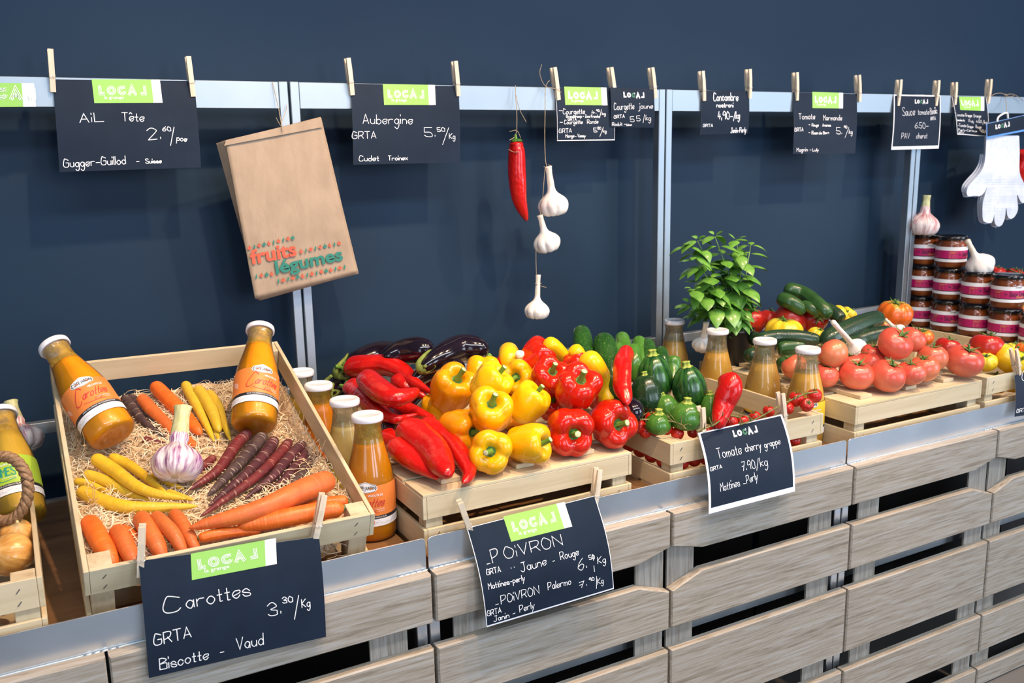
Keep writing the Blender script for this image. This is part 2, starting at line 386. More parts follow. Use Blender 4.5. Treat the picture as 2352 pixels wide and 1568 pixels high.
def tmesh(s, off=0.0):
    if (s, off) not in _TM:
        c = bpy.data.curves.new('t', 'FONT'); c.body = s; c.size = 1; c.offset = off; c.resolution_u = 3
        o = bpy.data.objects.new('t', c); me = bpy.data.meshes.new_from_object(o)
        V = np.array([v.co[:] for v in me.vertices])[:, :2]; Fc = [list(p.vertices) for p in me.polygons]
        V = V-[V[:, 0].min(), 0]
        bpy.data.objects.remove(o); bpy.data.curves.remove(c); bpy.data.meshes.remove(me); _TM[s, off] = (V, Fc)
    return _TM[s, off]
def printed(mb, S, txt, p0, p1, h, mat, lift=.0004, off=0.0):
    """typeset text, fitted to the baseline p0->p1 and cap height h"""
    V, Fc = tmesh(txt, off); p0 = np.array(p0, float); e = np.array(p1, float)-p0; L = np.linalg.norm(e); e = e/L; up = np.array([-e[1], e[0]])
    Q = p0+np.outer(V[:, 0]/V[:, 0].max()*L, e)+np.outer(V[:, 1]/.69*h, up); mb.add(S(Q, lift), Fc, mat, False)
def logo(mb, S, p, e, h, mat, cmat=None, lines=True, lift=.0005):
    """the shop's word mark, L O C A and a mirrored L; drawn in three parallel lines or solid"""
    e = np.array(e, float); e = e/np.linalg.norm(e); up = np.array([-e[1], e[0]]); p = np.array(p, float)
    def arc(cx, a0, a1, r=.33, n=26): t = np.radians(np.linspace(a0, a1, n)); return np.c_[cx+r*np.cos(t), .5+r*np.sin(t)]
    Ls = [(np.array([(.16, 1), (.16, .16), (.62, .16)]), 0), (arc(1.35, 0, 360), 0), (arc(2.48, 60, 345), 1),
          (np.array([(3.2, 0), (3.58, .88), (3.96, 0)]), 0), (np.array([(3.36, .3), (3.8, .3)]), 2), (np.array([(4.98, 1), (4.98, .16), (4.5, .16)]), 0)]
    for P, k in Ls:
        m = cmat if (k == 1 and cmat) else mat
        if lines and k != 2:
            for d in (-.125, 0, .125):
                dd = np.gradient(P, axis=0) if len(P) > 3 else None
                if dd is not None: N = np.c_[-dd[:, 1], dd[:, 0]]; N /= np.linalg.norm(N, axis=1)[:, None]; Q = P+N*d
                elif len(P) == 3:
                    a = P[1]-P[0]; b = P[2]-P[1]; a /= np.linalg.norm(a); b /= np.linalg.norm(b); na = np.array([-a[1], a[0]]); nb = np.array([-b[1], b[0]])
                    M = (na+nb)/(1+np.dot(na, nb)); Q = np.array([P[0]+na*d, P[1]+M*d, P[2]+nb*d])
                V, Fc = ribbon(Q, .062); mb.add(S(p+np.outer(V[:, 0]*h, e)+np.outer(V[:, 1]*h, up), lift), Fc, m, False)
        else:
            V, Fc = ribbon(P, .1 if (lines and k == 2) else (.16 if k == 2 else .31)); mb.add(S(p+np.outer(V[:, 0]*h, e)+np.outer(V[:, 1]*h, up), lift), Fc, m, False)
    if True:
        for P in (np.array([(2.60, .98), (2.60, .72), (2.7, .72)]), np.array([(2.88, .98), (2.76, .98), (2.76, .72), (2.88, .72)]), np.array([(2.76, .85), (2.86, .85)])):
            V, Fc = ribbon(P, .045); mb.add(S(p+np.outer(V[:, 0]*h, e)+np.outer(V[:, 1]*h, up), lift), Fc, mat, False)
def rect(mb, S, pts, mat, lift=.0003, nx=6, ny=4):
    """quad patch from 4 sheet points (TL,TR,BR,BL)"""
    a, b, c, d = (np.array(q, float) for q in pts); U, Vv = np.meshgrid(np.linspace(0, 1, nx+1), np.linspace(0, 1, ny+1)); U = U.ravel()[:, None]; Vv = Vv.ravel()[:, None]
    Q = (a*(1-U)+b*U)*(1-Vv)+(d*(1-U)+c*U)*Vv; w = nx+1
    mb.add(S(Q, lift), [[j*w+i, (j+1)*w+i, (j+1)*w+i+1, j*w+i+1] for j in range(ny) for i in range(nx)], mat, True)
# ---------------------------------------------------------------- the setting
WY = 2.36      # face of the wall
wm = MB(); box(wm, (-3, WY, 0), (9, WY+.12, 3.6), wall_m); tag(wm.obj('wall_back'), kind='structure')
fm = MB(); box(fm, (-6, -6, -.1), (10, WY+.12, 0), floor_m); tag(fm.obj('floor'), kind='structure')
# ---------------------------------------------------------------- steel display frames, each two slatted fronts wide
SH = .80; FY = 1.50; RY = 2.234
place_words = ['at the far left edge of the photo', 'under the peppers and cherry tomatoes', 'on the right, under the round tomatoes', 'at the far right edge of the photo']
for k, (x0, x1) in enumerate(((-.505, .625), (.63, 1.755), (1.76, 2.885), (2.89, 4.02))):
    root = empty('display_frame', ((x0+x1)/2, 1.85, 0), 'steel display frame with wooden shelf ' + place_words[k], 'display stand', 'steel display frames in a row along the wall')
    m = MB(); T = .003
    V = []; r = .008
    poly = [(x0, .782), (x1, .782), (x1, .845-r), (x1-r*.3, .845-r*.3), (x1-r, .845), (x0+r, .845), (x0+r*.3, .845-r*.3), (x0, .845-r)]
    prism(m, poly, FY, FY+T, steel_m, .0006); m.obj('fascia', root)
    m = MB(); tube(m, [(x0, FY-.002, .781), (x1, FY-.002, .781)], .0022, rail_m, 4, 8); m.obj('front_rod', root)
    for a in (x0+.005, (x0+x1)/2-.03, x1-.06):
        m = MB()
        for j in range(5): tube(m, [(a+.012*j, FY-.004, .781), (a+.012*j+.012, FY-.0035, .782)], .0022, rail_m, 3, 6)
        m.obj('weld_bead', root)
    m = MB(); box(m, (x0+.003, FY+T, SH-.018), (x1-.003, RY, SH), shelf_m); m.obj('shelf_board', root)
    m = MB(); box(m, (x0+.003, RY-.012, SH-.03), (x1-.003, RY-.0005, SH+.004), steel2_m); m.obj('shelf_angle', root)
    for a in (x0, x1-.022):
        m = MB(); box(m, (a, RY, .0), (a+.022, RY+.03, 1.73), rail_m, .0015); m.obj('rear_post', root)
        m = MB(); box(m, (a, FY+.006, .0), (a+.022, FY+.028, .78), steel_m, .0015); m.obj('front_post', root)
    m = MB(); box(m, (x0+.0225, RY+.001, 1.667), (x1-.0225, RY+.026, 1.729), rail_m, .001); m.obj('top_rail', root)
    if k < 3: m = MB(); box(m, (x0+.0225, RY+.002, .955), (x1-.0225, RY+.026, .982), rail_m, .001); m.obj('lower_rail', root)
    m = MB(); box(m, (x0+.0225, FY+.03, .455), (x1-.0225, FY+.034, .505), steel2_m); m.obj('cross_panel', root)
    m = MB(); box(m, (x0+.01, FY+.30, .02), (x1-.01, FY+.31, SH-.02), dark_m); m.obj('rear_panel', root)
# slatted oak fronts
lv = ((.782, .683), (.63, .51), (.457, .283), (.23, .115), (.06, -.0))
words = ['below the pepper price sign, left of it', 'below the onion crate, at the left edge', 'below the pepper price sign', 'below the cherry tomato price sign', 'below the crate of pink tomatoes', 'at the right edge']
slabels = {-1: 'washed oak slatted front at the lower left corner, under the onions', 0: 'washed oak slatted front behind the carrot price sign', 1: 'washed oak slatted front under the crate of bell peppers', 2: 'washed oak slatted front under the cherry tomato crate', 3: 'washed oak slatted front under the crate of pink tomatoes', 4: 'washed oak slatted front at the right edge, under the yellow tomatoes'}
for k in range(-1, 5):
    x0 = .065+.565*k; x1 = x0+.558; chl = k % 2 == 0; chr_ = not chl
    if k == -1: x0, x1 = -.5, .060
    root = empty('slatted_front', ((x0+x1)/2, 1.485, 0), slabels[k], 'slatted panel', 'washed oak slatted fronts')
    for bi, (zt, zb) in enumerate(lv):
        zb = max(zb, .003)
        P = [(x0, zb), (x1, zb), (x1, zt), (x0, zt)]
        if bi == 0:
            P = ([(x0, zb+.022), (x0+.085, zb)] if chl else [(x0, zb)])+([(x1-.085, zb), (x1, zb+.022)] if chr_ else [(x1, zb)])+[(x1, zt), (x0, zt)]
        if bi == 1:
            P = [(x0, zb), (x1, zb)]+([(x1, zt-.03), (x1-.085, zt)] if chr_ else [(x1, zt)])+([(x0+.085, zt), (x0, zt-.03)] if chl else [(x0, zt)])
        m = MB(); prism(m, P, 1.472, 1.494, slat_m, .003); m.obj('board', root)
    for a in ((x0+.002 if chl else x0+.045), (x1-.077 if chr_ else x1-.12)):
        m = MB(); box(m, (a, 1.4945, .003), (a+.075, 1.4995 if False else 1.4995, .775), slatv_m); m.obj('batten', root)
# ---------------------------------------------------------------- crates
def crate(name, label, O, D, Wd, L, H=.12, flip=False, group='poplar crates on the display', X=None, bh=.05, open_left=False, battens=True):
    """local frame: x width, y depth, z up from the crate's bottom; flip = stood on its rim, base up"""
    Wd = float(Wd); t = .008
    if X is None:
        X = lambda V: np.asarray(V)+np.array(O)
    root = empty(name, X(np.array([[Wd/2, L/2, 0]]))[0], label, 'crate', group)
    def bx(nm, lo, hi, mat, bev=.0008):
        lo = list(lo); hi = list(hi)
        if flip: lo[2], hi[2] = H-hi[2], H-lo[2]
        m = MB(); box(m, lo, hi, mat, bev, X); return m.obj(nm, root)
    b0 = .006
    for z0 in (b0, H-bh):
        z1 = z0+(H-b0-bh-.022 if z0 == b0 else bh)
        z1 = z0+(.044 if z0 == b0 else bh)
        bx('front_board', (t+.0005, 0, z0), (Wd-t-.0005, t, z1), pine_m); bx('back_board', (t+.0005, L-t, z0), (Wd-t-.0005, L, z1), pine_m)
        bx('side_board', (0, 0, z0), (t, L, z1), piney_m); bx('side_board', (Wd-t, 0, z0), (Wd, L, z1), piney_m)
    for a in (t+.0005, Wd-t-.036):
        for c in (t+.0005, L-t-.036): bx('corner_post', (a, c, .0065), (a+.035, c+.035, H-.001 if not flip else H), post_m)
    n = 5; w = (L-.012*(n-1))/n
    for i in range(n): bx('base_board', (0.001, i*(w+.012), 0), (Wd-.001, i*(w+.012)+w, .0055), pine_m, .0004)
    if flip and battens:
        for a in (.055, Wd/2-.02, Wd-.115): bx('base_batten', (a, .035, -.010), (a+.042, L-.02, -.0005), piney_m)
    stl = []
    for a in (.03, Wd-.035):
        for z in (H-bh*.33, H-bh*.75) + (() if flip else (.028,)): stl.append((a, z))
    for a, z in stl:
        m = MB(); dz = .007; V, Fc = boxVF((a-.0045, -.0008, -.0007), (a+.0045, .0003, .0007)); c, s = math.cos(.9), math.sin(.9)
        V2 = V.copy(); V2[:, 0] = a+(V[:, 0]-a)*c-V[:, 2]*s; V2[:, 2] = (H-z if flip else z)+(V[:, 0]-a)*s+V[:, 2]*c
        m.add(X(V2), Fc, staple_m, False); m.obj('staple', root)
    return root
def rotX(O, deg):
    c, s = math.cos(math.radians(deg)), math.sin(math.radians(deg))
    return lambda V: np.asarray(V) @ np.array([[c, s, 0], [-s, c, 0], [0, 0, 1]])+np.array(O)
DK = .92       # height of crate rims and upturned decks
CY = 1.522
crate('wooden_crate', 'upturned poplar crate serving as a deck for the bell peppers', (.632, CY, SH), 0, .487, .50, flip=True)
crate('wooden_crate', 'upturned poplar crate at the back, under the aubergines', (.66, CY+.51, SH), 0, .487, .195, flip=True, battens=False)
crate('wooden_crate', 'open poplar crate holding cherry tomatoes and round courgettes', (1.223, CY, SH), 0, .462, .60, X=rotX((1.223, CY, SH), -1.0))
crate('wooden_crate', 'upturned poplar crate serving as a deck for the pink tomatoes', (1.802, CY, SH), 0, .49, .60, flip=True, X=rotX((1.802, CY-.004, SH), -.5))
crate('wooden_crate', 'open poplar crate of yellow ribbed tomatoes at the right edge', (2.325, CY, SH), 0, .47, .60)
# tilted crate of carrots
tFL = aY(191, 1315, 1.503); tFR = aY(862, 1179, 1.503); tu = tFR-tFL; TW = np.linalg.norm(tu); tu = tu/TW
tv = np.array([-.004, .635, .213]); TL_ = np.linalg.norm(tv); tv = tv/TL_; tv = tv-tu*np.dot(tu, tv); tv /= np.linalg.norm(tv); tn = np.cross(tu, tv)
TO = tFL-tn*.150
XT = lambda V: TO+np.outer(np.asarray(V)[:, 0], tu)+np.outer(np.asarray(V)[:, 1], tv)+np.outer(np.asarray(V)[:, 2], tn)
crate('wooden_crate', 'tilted open poplar crate of carrots on wood wool', (0, 0, 0), 0, TW, TL_, H=.150, X=XT)
def T(px, py, w):
    """point over the tilted crate; w above the rim where the bedding is high, lower further back where it sinks"""
    for _ in range(6):
        P = aP(px, py, tFL+tn*w2, tn) if _ else aP(px, py, tFL+tn*w, tn); b = np.dot(P-tFL, tv)/TL_; w2 = w-sink(b)
    return P
def sink(b): t = min(1, max(0, (b-.10)/.45)); return .052*t*t*(3-2*t)
crate('wooden_crate', 'plain poplar crate propping up the back of the tilted carrot crate', (.05, 1.93, SH), 0, .44, .19, H=.135)
# crate of onions at the left edge
crate('wooden_crate', 'open poplar crate of onions at the left edge', (-.485, CY-.004, SH), 0, .472, .56)
# wood wool
def strands(mb, n, fn, mats, L=(.02, .06), w=.0016, seed=1, clip=None):
    rr = random.Random(seed)
    for _ in range(n):
        p, e1, e2, nn = fn(rr); a = rr.uniform(0, 6.28); l = rr.uniform(*L); cv = rr.uniform(-1, 1)*2.2; h = rr.uniform(.0, .006); q = []
        d = np.array([math.cos(a), math.sin(a)]); P2 = np.zeros(2); N = 5
        for i in range(N+1):
            t = i/N; q.append(p+e1*P2[0]+e2*P2[1]+nn*(h*math.sin(3.14*t)*1.5+rr.uniform(-.001, .001))); c, s = math.cos(cv/N), math.sin(cv/N)
            d = np.array([c*d[0]-s*d[1], s*d[0]+c*d[1]]); P2 = P2+d*l/N
        q = np.array(q)
        if clip is not None: q = clip(q)
        tw = rr.uniform(-.6, .6); dd = np.gradient(q, axis=0); sd = np.cross(dd, nn*math.cos(tw)+e1*math.sin(tw)); sd /= np.linalg.norm(sd, axis=1)[:, None]+1e-9
        V = np.vstack([q+sd*w/2, q-sd*w/2]); mb.add(V, [[i, i+1, N+1+i+1, N+1+i] for i in range(N)], rr.choice(mats), True)
straw = [plain('wood wool pale', (.82, .66, .44), .7), plain('wood wool warm', (.74, .52, .30), .7), plain('wood wool light', (.88, .78, .58), .65)]
def inbox(q):
    """keep a strand inside the boards of the tilted crate"""
    d = q-tFL; a = np.clip(d @ tu, .011, TW-.011); b = np.clip(d @ tv, .011, TL_-.011); c = d @ tn; return tFL+np.outer(a, tu)+np.outer(b, tv)+np.outer(c, tn)
strawb_m = skin('wood wool bed', (.46, .32, .17), (.72, .55, .33), .85, 0, 160, bs=.8)
def strawh(a, b):
    """height of the bed (below the rim) at fractions across and back"""
    edge = min(a, 1-a); z = -.040-sink(b)+.008*math.sin(9*a+1)*math.sin(7*b)+.006*math.sin(23*a)*math.cos(19*b)
    if b > .3: z += (.006 if a < .5 else .022)*max(0, 1-edge/.16)
    if b < .16: z -= .018*(1-b/.16)
    return z
def strawpt(a, b): return tFL+tu*(.010+a*(TW-.020))+tv*(.010+b*(TL_-.020))+tn*strawh(a, b)
m = MB(); N = 40
V = np.array([strawpt(i/N, j/N) for j in range(N+1) for i in range(N+1)]); m.add(V, [[j*(N+1)+i, j*(N+1)+i+1, (j+1)*(N+1)+i+1, (j+1)*(N+1)+i] for j in range(N) for i in range(N)], strawb_m)
def sfn(rr): a, b = rr.uniform(.02, .98), rr.uniform(.02, .98); return strawpt(a, b)+tn*rr.uniform(.0, .007), tu, tv, tn
strands(m, 5200, sfn, straw, seed=3, clip=inbox)
def sfn2(rr):   # tufts climbing the side boards
    s = rr.choice((0, 0, 1)); b = rr.uniform(.25, .97); a = rr.uniform(.03, .06); a = a if s else 1-a
    return strawpt(a, b)+tn*rr.uniform(0, .022), tv, tn, tu*(1 if s else -1)
strands(m, 600, sfn2, straw, seed=4, clip=inbox)
def sfn3(rr): return strawpt(rr.uniform(.2, .9), rr.uniform(.02, .06))-tn*rr.uniform(.03, .05), tu, tv, tn
strands(m, 200, sfn3, straw, seed=5, clip=inbox)
tag(m.obj('wood_wool'), 'curly pale wood wool bedding in the tilted carrot crate', 'wood wool', kind='stuff')
# ---------------------------------------------------------------- clothes pegs
def peg_proto():
    """jaws at z=0 pointing down, 75 mm tall, halves spread toward +-y; front half at -y"""
    parts = []
    def half(s):
        m = MB(); w = .0046
        # outline in (y,z): jaw tight at the bottom, open at the top
        P = [(.0, .0), (.0, .020), (.003, .024), (.0, .028), (.0022, .052), (.0042, .074), (.0085, .074), (.0092, .050), (.0082, .026), (.0058, .0)]
        P = [(y*s+s*.0006, z) for y, z in P]; n = len(P)
        V = np.array([(x, y, z) for x in (-w, w) for y, z in P])
        Fc = [list(range(n))[::(-1 if s > 0 else 1)], list(range(n, 2*n))[::(1 if s > 0 else -1)]]
        for i in range(n): j = (i+1) % n; q = [i, j, n+j, n+i]; Fc.append(q if s > 0 else q[::-1])
        m.add(V, Fc, peg_m, False); return m.mesh('wooden_half')
    parts.append(('wooden_half', half(-1))); parts.append(('wooden_half', half(1)))
    m = MB()
    for k in range(4):
        x = -.0018+.0012*k; th = np.linspace(0, 2*np.pi, 13); tube(m, [(x+.0001*i, .0035*math.cos(a), .034+.0035*math.sin(a)) for i, a in enumerate(th)], .0006, wire_m, 14, 5)
    for s in (-1, 1):
        tube(m, [(s*.0024, 0, .034), (s*.0056, -.004*1, .030), (s*.0056, -.0108, .0265), (0, -.0112, .0262)], .0006, wire_m, 16, 5)
        tube(m, [(s*.0024, 0, .034), (s*.0056, .004*1, .030), (s*.0056, .0108, .0265), (0, .0112, .0262)], .0006, wire_m, 16, 5)
    parts.append(('spring', m.mesh('spring'))); return parts
PEG = peg_proto()
def peg(jaw, top, facing, label, group='wooden clothes pegs', tilt=0.0, spin=0.0, L=.074):
    """jaw point, direction of the handles, direction in which the front half lies"""
    z = np.array(top, float)-np.array(jaw, float); z /= np.linalg.norm(z); y = -np.array(facing, float); y = y-z*np.dot(y, z); y /= np.linalg.norm(y); x = np.cross(y, z)
    o = bpy.data.objects.new('clothes_peg', None); COL.objects.link(o); o.empty_display_size = .01
    k = L/.074
    M = Matrix.Identity(4)
    for i in range(3): M[i][0] = x[i]*k; M[i][1] = y[i]*k; M[i][2] = z[i]*k; M[i][3] = jaw[i]
    o.matrix_world = M; tag(o, label, 'clothes peg', group)
    for nm, me in PEG: link(nm, me, o)
    return o
# ---------------------------------------------------------------- price signs
class Sheet:
    def __init__(s, px, Y, sag=.0, wave=0.0, zpl=None):
        s.px = [np.array(p, float) for p in px]; Y = Y if hasattr(Y, '__len__') else [Y]*4
        s.c = [aY(p[0], p[1], y) for p, y in zip(px, Y)]; s.W = (np.linalg.norm(s.c[1]-s.c[0])+np.linalg.norm(s.c[2]-s.c[3]))/2; s.H = (np.linalg.norm(s.c[3]-s.c[0])+np.linalg.norm(s.c[2]-s.c[1]))/2
        n = np.cross(s.c[1]-s.c[0], s.c[3]-s.c[0]); n /= np.linalg.norm(n); s.n = n if n[1] < 0 else -n; s.sag = sag; s.wave = wave
    def __call__(s, Q, lift=0):
        Q = np.asarray(Q, float); u = (Q[:, 0]/s.W)[:, None]; v = (-Q[:, 1]/s.H)[:, None]
        P = (s.c[0]*(1-u)+s.c[1]*u)*(1-v)+(s.c[3]*(1-u)+s.c[2]*u)*v
        b = s.sag*np.sin(np.pi*np.clip(v, 0, 1))+s.wave*np.sin(2*np.pi*u+.5)*v
        return P+s.n*(b+lift)
    def uv(s, x, y):
        u = v = .5; a, b, c, d = s.px; t = np.array([x, y], float)
        for _ in range(12):
            P = (a*(1-u)+b*u)*(1-v)+(d*(1-u)+c*u)*v; du = (b-a)*(1-v)+(c-d)*v; dv = (d-a)*(1-u)+(c-b)*u
            k = np.linalg.solve(np.array([du, dv]).T, t-P); u += k[0]; v += k[1]
        return np.array([u*s.W, -v*s.H])
    def hpx(s, h): return h*s.H/(np.linalg.norm(s.px[3]-s.px[0])+np.linalg.norm(s.px[2]-s.px[1]))*2
def sign(px, Y, label, texts, sticker=None, mark=None, border=0, sag=.004, wave=0.0, group='blackboard style price signs', pen=.0011, name='price_sign', cat='price sign', bord_mat=None):
    S = Sheet(px, Y, sag, wave); m = MB(); W_, H_ = S.W, S.H
    rect(m, S, [(0, 0), (W_, 0), (W_, -H_), (0, -H_)], white_m if border else board_m, 0, 14, 12)
    B = MB(); rect(B, S, [(0, 0), (W_, 0), (W_, -H_), (0, -H_)], white_m, -.0005, 14, 12); m.add(B.v, [f[::-1] for f in B.f], white_m)
    o = m.obj(name); tag(o, label, cat, group)
    if border:
        bl, bt, br, bb = border; m = MB(); rect(m, S, [(bl, -bt), (W_-br, -bt), (W_-br, -H_+bb), (bl, -H_+bb)], board_m, .0003, 14, 12); m.obj('black_panel', o)
    if texts:
        m = MB()
        for t in texts:
            w = pen*(t[6] if len(t) > 6 else 1); write(m, S, t[0], S.uv(t[1], t[2]), S.uv(t[3], t[4]), S.hpx(t[5]), w, chalk_m, .0007)
        h = m.obj('handwriting', o)
    if sticker:
        tl, tr, br_, bl_, lines = sticker; q = [S.uv(*p) for p in (tl, tr, br_, bl_)]; f = .865
        m = MB(); a, b, c, d = q; mt = a+(b-a)*f; mb_ = d+(c-d)*f
        rect(m, S, [a, mt, mb_, d], green_m, .0008, 5, 3); st = m.obj('logo_sticker', o)
        m = MB(); rect(m, S, [mt, b, c, mb_], lime2_m, .0008, 2, 3); m.obj('address_strip', st)
        m = MB(); e = (b-a)/np.linalg.norm(b-a); dn = (d-a)/np.linalg.norm(d-a); Wk = np.linalg.norm(mt-a); Hk = np.linalg.norm(d-a)
        lh = Hk*.40; p = a+e*(Wk*.09)+dn*(Hk*.67); k = Wk*.80/5.1
        logo2 = lambda: logo(m, S, p, e, lh, lime2_m, lines=lines, lift=.0012)
        # the mark is wider than tall: stretch along e through an affine sheet
        S2 = lambda Q, lift=0: S(p+np.outer((np.asarray(Q)-p) @ e*(k/lh), e)+np.outer((np.asarray(Q)-p) @ np.array([-e[1], e[0]]), np.array([-e[1], e[0]])), lift)
        logo(m, S2, p, e, lh, lime2_m, lines=lines, lift=.0012)
        t0 = a+e*(Wk*.17)+dn*(Hk*.82); printed(m, S, 'la grange', t0, t0+e*(Wk*.33), Hk*.13, lime2_m, .0012, .01)
        if lines:
            for r_, tx in ((.30, 'ESPLANADE DE LA CHAPELLE'), (.62, '1212 LANCY | GENEVE')):
                b0 = mt+(b-mt)*(1-r_)+dn*(Hk*.92 if r_ < .5 else Hk*.86); printed(m, S, tx, b0, b0-dn*(Hk*(.84 if r_ < .5 else .7)), Hk*.035, grey_m, .0012)
        m.obj('lettering', st)
    if mark:
        x0, y0, x1, y1, hh = mark; a = S.uv(x0, y0); b = S.uv(x1, y1); e = (b-a)/np.linalg.norm(b-a); h = S.hpx(hh); k = np.linalg.norm(b-a)/5.1; up = np.array([-e[1], e[0]]); m = MB()
        S2 = lambda Q, lift=0: S(a+np.outer((np.asarray(Q)-a) @ e*(k/h), e)+np.outer((np.asarray(Q)-a) @ up, up), lift)
        logo(m, S2, a, e, h, chalk_m, dgreen_m, lines=False, lift=.0008); m.obj('shop_mark', o)
    return S
# ---------------------------------------------------------------- vegetables
def place(proto, name, P, A, sc, label, cat, group=None, base=None):
    """copy of a prototype: Empty below its centre, parts as children sharing mesh data"""
    P = np.asarray(P, float); base = sc[2] if base is None else base
    root = empty(name, P-[0, 0, base], label, cat, group); obs = []
    M = Matrix.Identity(4)
    for i in range(3):
        for j in range(3): M[i][j] = A[j][i]*sc[j]
        M[i][3] = (0, 0, base)[i]
    for nm, me, par in proto:
        o = link(nm, me, root if par is None else obs[par])
        if par is None: o.matrix_local = M
        obs.append(o)
    return root
def pepper_proto(mat, seed, lobes=4, tall=1.0, amp=1.0):
    rr = random.Random(seed); ph = rr.uniform(0, 6.28); lo = [rr.uniform(.8, 1.15) for _ in range(lobes)]; wob = rr.uniform(0, 6.28)
    def g(th):
        return np.abs(np.cos(lobes*(th-ph)/2))
    def li(th): return np.array([lo[int(((t-ph)/(2*np.pi)*lobes+.5)//1) % lobes] for t in np.atleast_1d(th)])
    def mod(s, th, r, z):
        k = min(1, max(0, (z+1.15)/.5))*.4+.6
        return 1-amp*(.125*k+.08*(z > .6))*(1-g(th))**1.35*1.0+.035*np.sin(2*th+wob)+.02*np.sin(th*3+5*z)
    def zm(s, th, r, z):
        G = g(th)
        if z > .3 and r > .12: return .12*G*amp*min(1, (r-.12)/.35)*li(th)*(1.0)*min(1, (z-.3)/.3)
        if z < -.5: return -.10*amp*G*min(1, r/.3)
        return 0*th
    prof = [(0, -.86*tall), (.22, -.88*tall), (.5, -.96*tall), (.74, -.84*tall), (.90, -.45*tall), (.98, .0), (1.0, .35), (.93, .63), (.76, .80), (.55, .83), (.36, .76), (.22, .62), (.12, .56), (0, .55)]
    V, Fc, UV = lathe(prof, 56, 44, mod, zm); m = MB(); m.add(V, Fc, mat, True, UV); out = [('flesh', m.mesh('flesh'), None)]
    V, Fc, UV = lathe([(.0, .66), (.18, .67), (.32, .67), (.42, .76), (.47, .80), (.40, .70), (.1, .56), (0, .54)], 36, 14, lambda s, th, r, z: 1+.13*np.cos(6*th+ph)*(r > .15)+.05*np.sin(11*th), lambda s, th, r, z: .02*np.sin(6*th)*(r > .2))
    m = MB(); m.add(V, Fc, calyx_m, True, UV); out.append(('calyx', m.mesh('calyx'), None))
    b = rr.uniform(-.16, .16); m = MB(); tube(m, [(0, 0, .63), (b*.3, .02, .85), (b, .06, 1.08), (b*1.5, .08, 1.22)], [.16, .115, .115, .14], stem_m, 14, 12, lambda t, th: 1+.12*np.cos(5*th)); out.append(('stem', m.mesh('stem'), None))
    m = MB(); V, Fc, UV = lathe([(0, .004), (.115, .002), (.13, -.01)], 14); A = axes((b*.5, .02, .14)); m.add(frame(np.array([b*1.5, .08, 1.222]), A)(V), Fc, cut_m, True); out.append(('cut_end', m.mesh('cut_end'), 2))
    return out
yel = skin('yellow pepper skin', (.86, .39, .002), (.90, .46, .002), .24, .35, 18); oyel = skin('deep yellow pepper skin', (.84, .30, .002), (.88, .37, .002), .24, .35, 18)
lyel = skin('lemon pepper skin', (.85, .49, .003), (.88, .55, .005), .24, .35, 18)
red = skin('red pepper skin', (.52, .012, .003), (.62, .018, .004), .2, .4, 15); dred = skin('long red pepper skin', (.48, .006, .005), (.58, .010, .006), .24, .35, 12, lump=.5)
YP = [pepper_proto(yel, 3, 4), pepper_proto(yel, 5, 3), pepper_proto(oyel, 9, 4), pepper_proto(lyel, 11, 3, .95)]
RP = [pepper_proto(red, 21, 4, .9), pepper_proto(red, 22, 4, .85, 1.15), pepper_proto(red, 25, 3, .95)]
def pk(proto, px, py, z, rpx, ax, label, cat='pepper', name='bell_pepper', group='yellow bell peppers', spin=0, sq=1.0):
    P = aZ(px, py, z); r = rpx/ppm(P); return place(proto, name, P, axes(cdir(*ax), spin=spin), (r, r, r*sq), label, cat, group, base=r*.95)
for a in [
    (YP[2], 1040, 894, 1.025, 52, (.30, .62, .72), 'large deep yellow bell pepper beside the long red peppers', 0, 1.1),
    (YP[0], 1110, 862, 1.05, 43, (.1, .9, -.3), 'yellow bell pepper half hidden at the back of the yellow pile', 1, 1),
    (YP[3], 1127, 880, 1.065, 46, (.62, .72, .25), 'lemon yellow bell pepper on top of the pile, stem to the upper right', 2, .95),
    (YP[0], 1192, 868, 1.045, 42, (-.25, .10, .95), 'yellow bell pepper touching the middle red pepper, stem pointing low left', 1.5, 1),
    (YP[1], 1127, 946, 1.02, 52, (.08, .58, .80), 'round yellow bell pepper in the second tier, stem on its upper side', .4, 1),
    (YP[3], 1214, 926, 1.02, 43, (.55, .75, .25), 'yellow bell pepper leaning right, with a hooked stem, beside the red peppers', 2.4, 1.05),
    (YP[2], 1064, 985, .975, 50, (.62, -.12, .70), 'yellow bell pepper behind the front one, half hidden, with a dark stem scar', 1, 1.05),
    (YP[0], 1126, 1037, .966, 52, (.06, .12, .99), 'front yellow bell pepper facing the viewer, its stem in the middle', .5, .9),
    (YP[1], 1213, 1019, .970, 49, (.86, .06, .48), 'front yellow bell pepper lying on its side, stem pointing right', 1.2, 1.0),
    (YP[0], 1008, 946, .958, 42, (.1, .9, .3), 'yellow bell pepper glimpsed between long red peppers and yellow pile', 1.2, 1.0),
    (YP[2], 1182, 945, .965, 38, (.1, .9, -.3), 'yellow bell pepper hidden between its neighbours in the middle of the pile', 1.2, 1.0)]:
    pk(*a[:6], label=a[6], spin=a[7], sq=a[8])
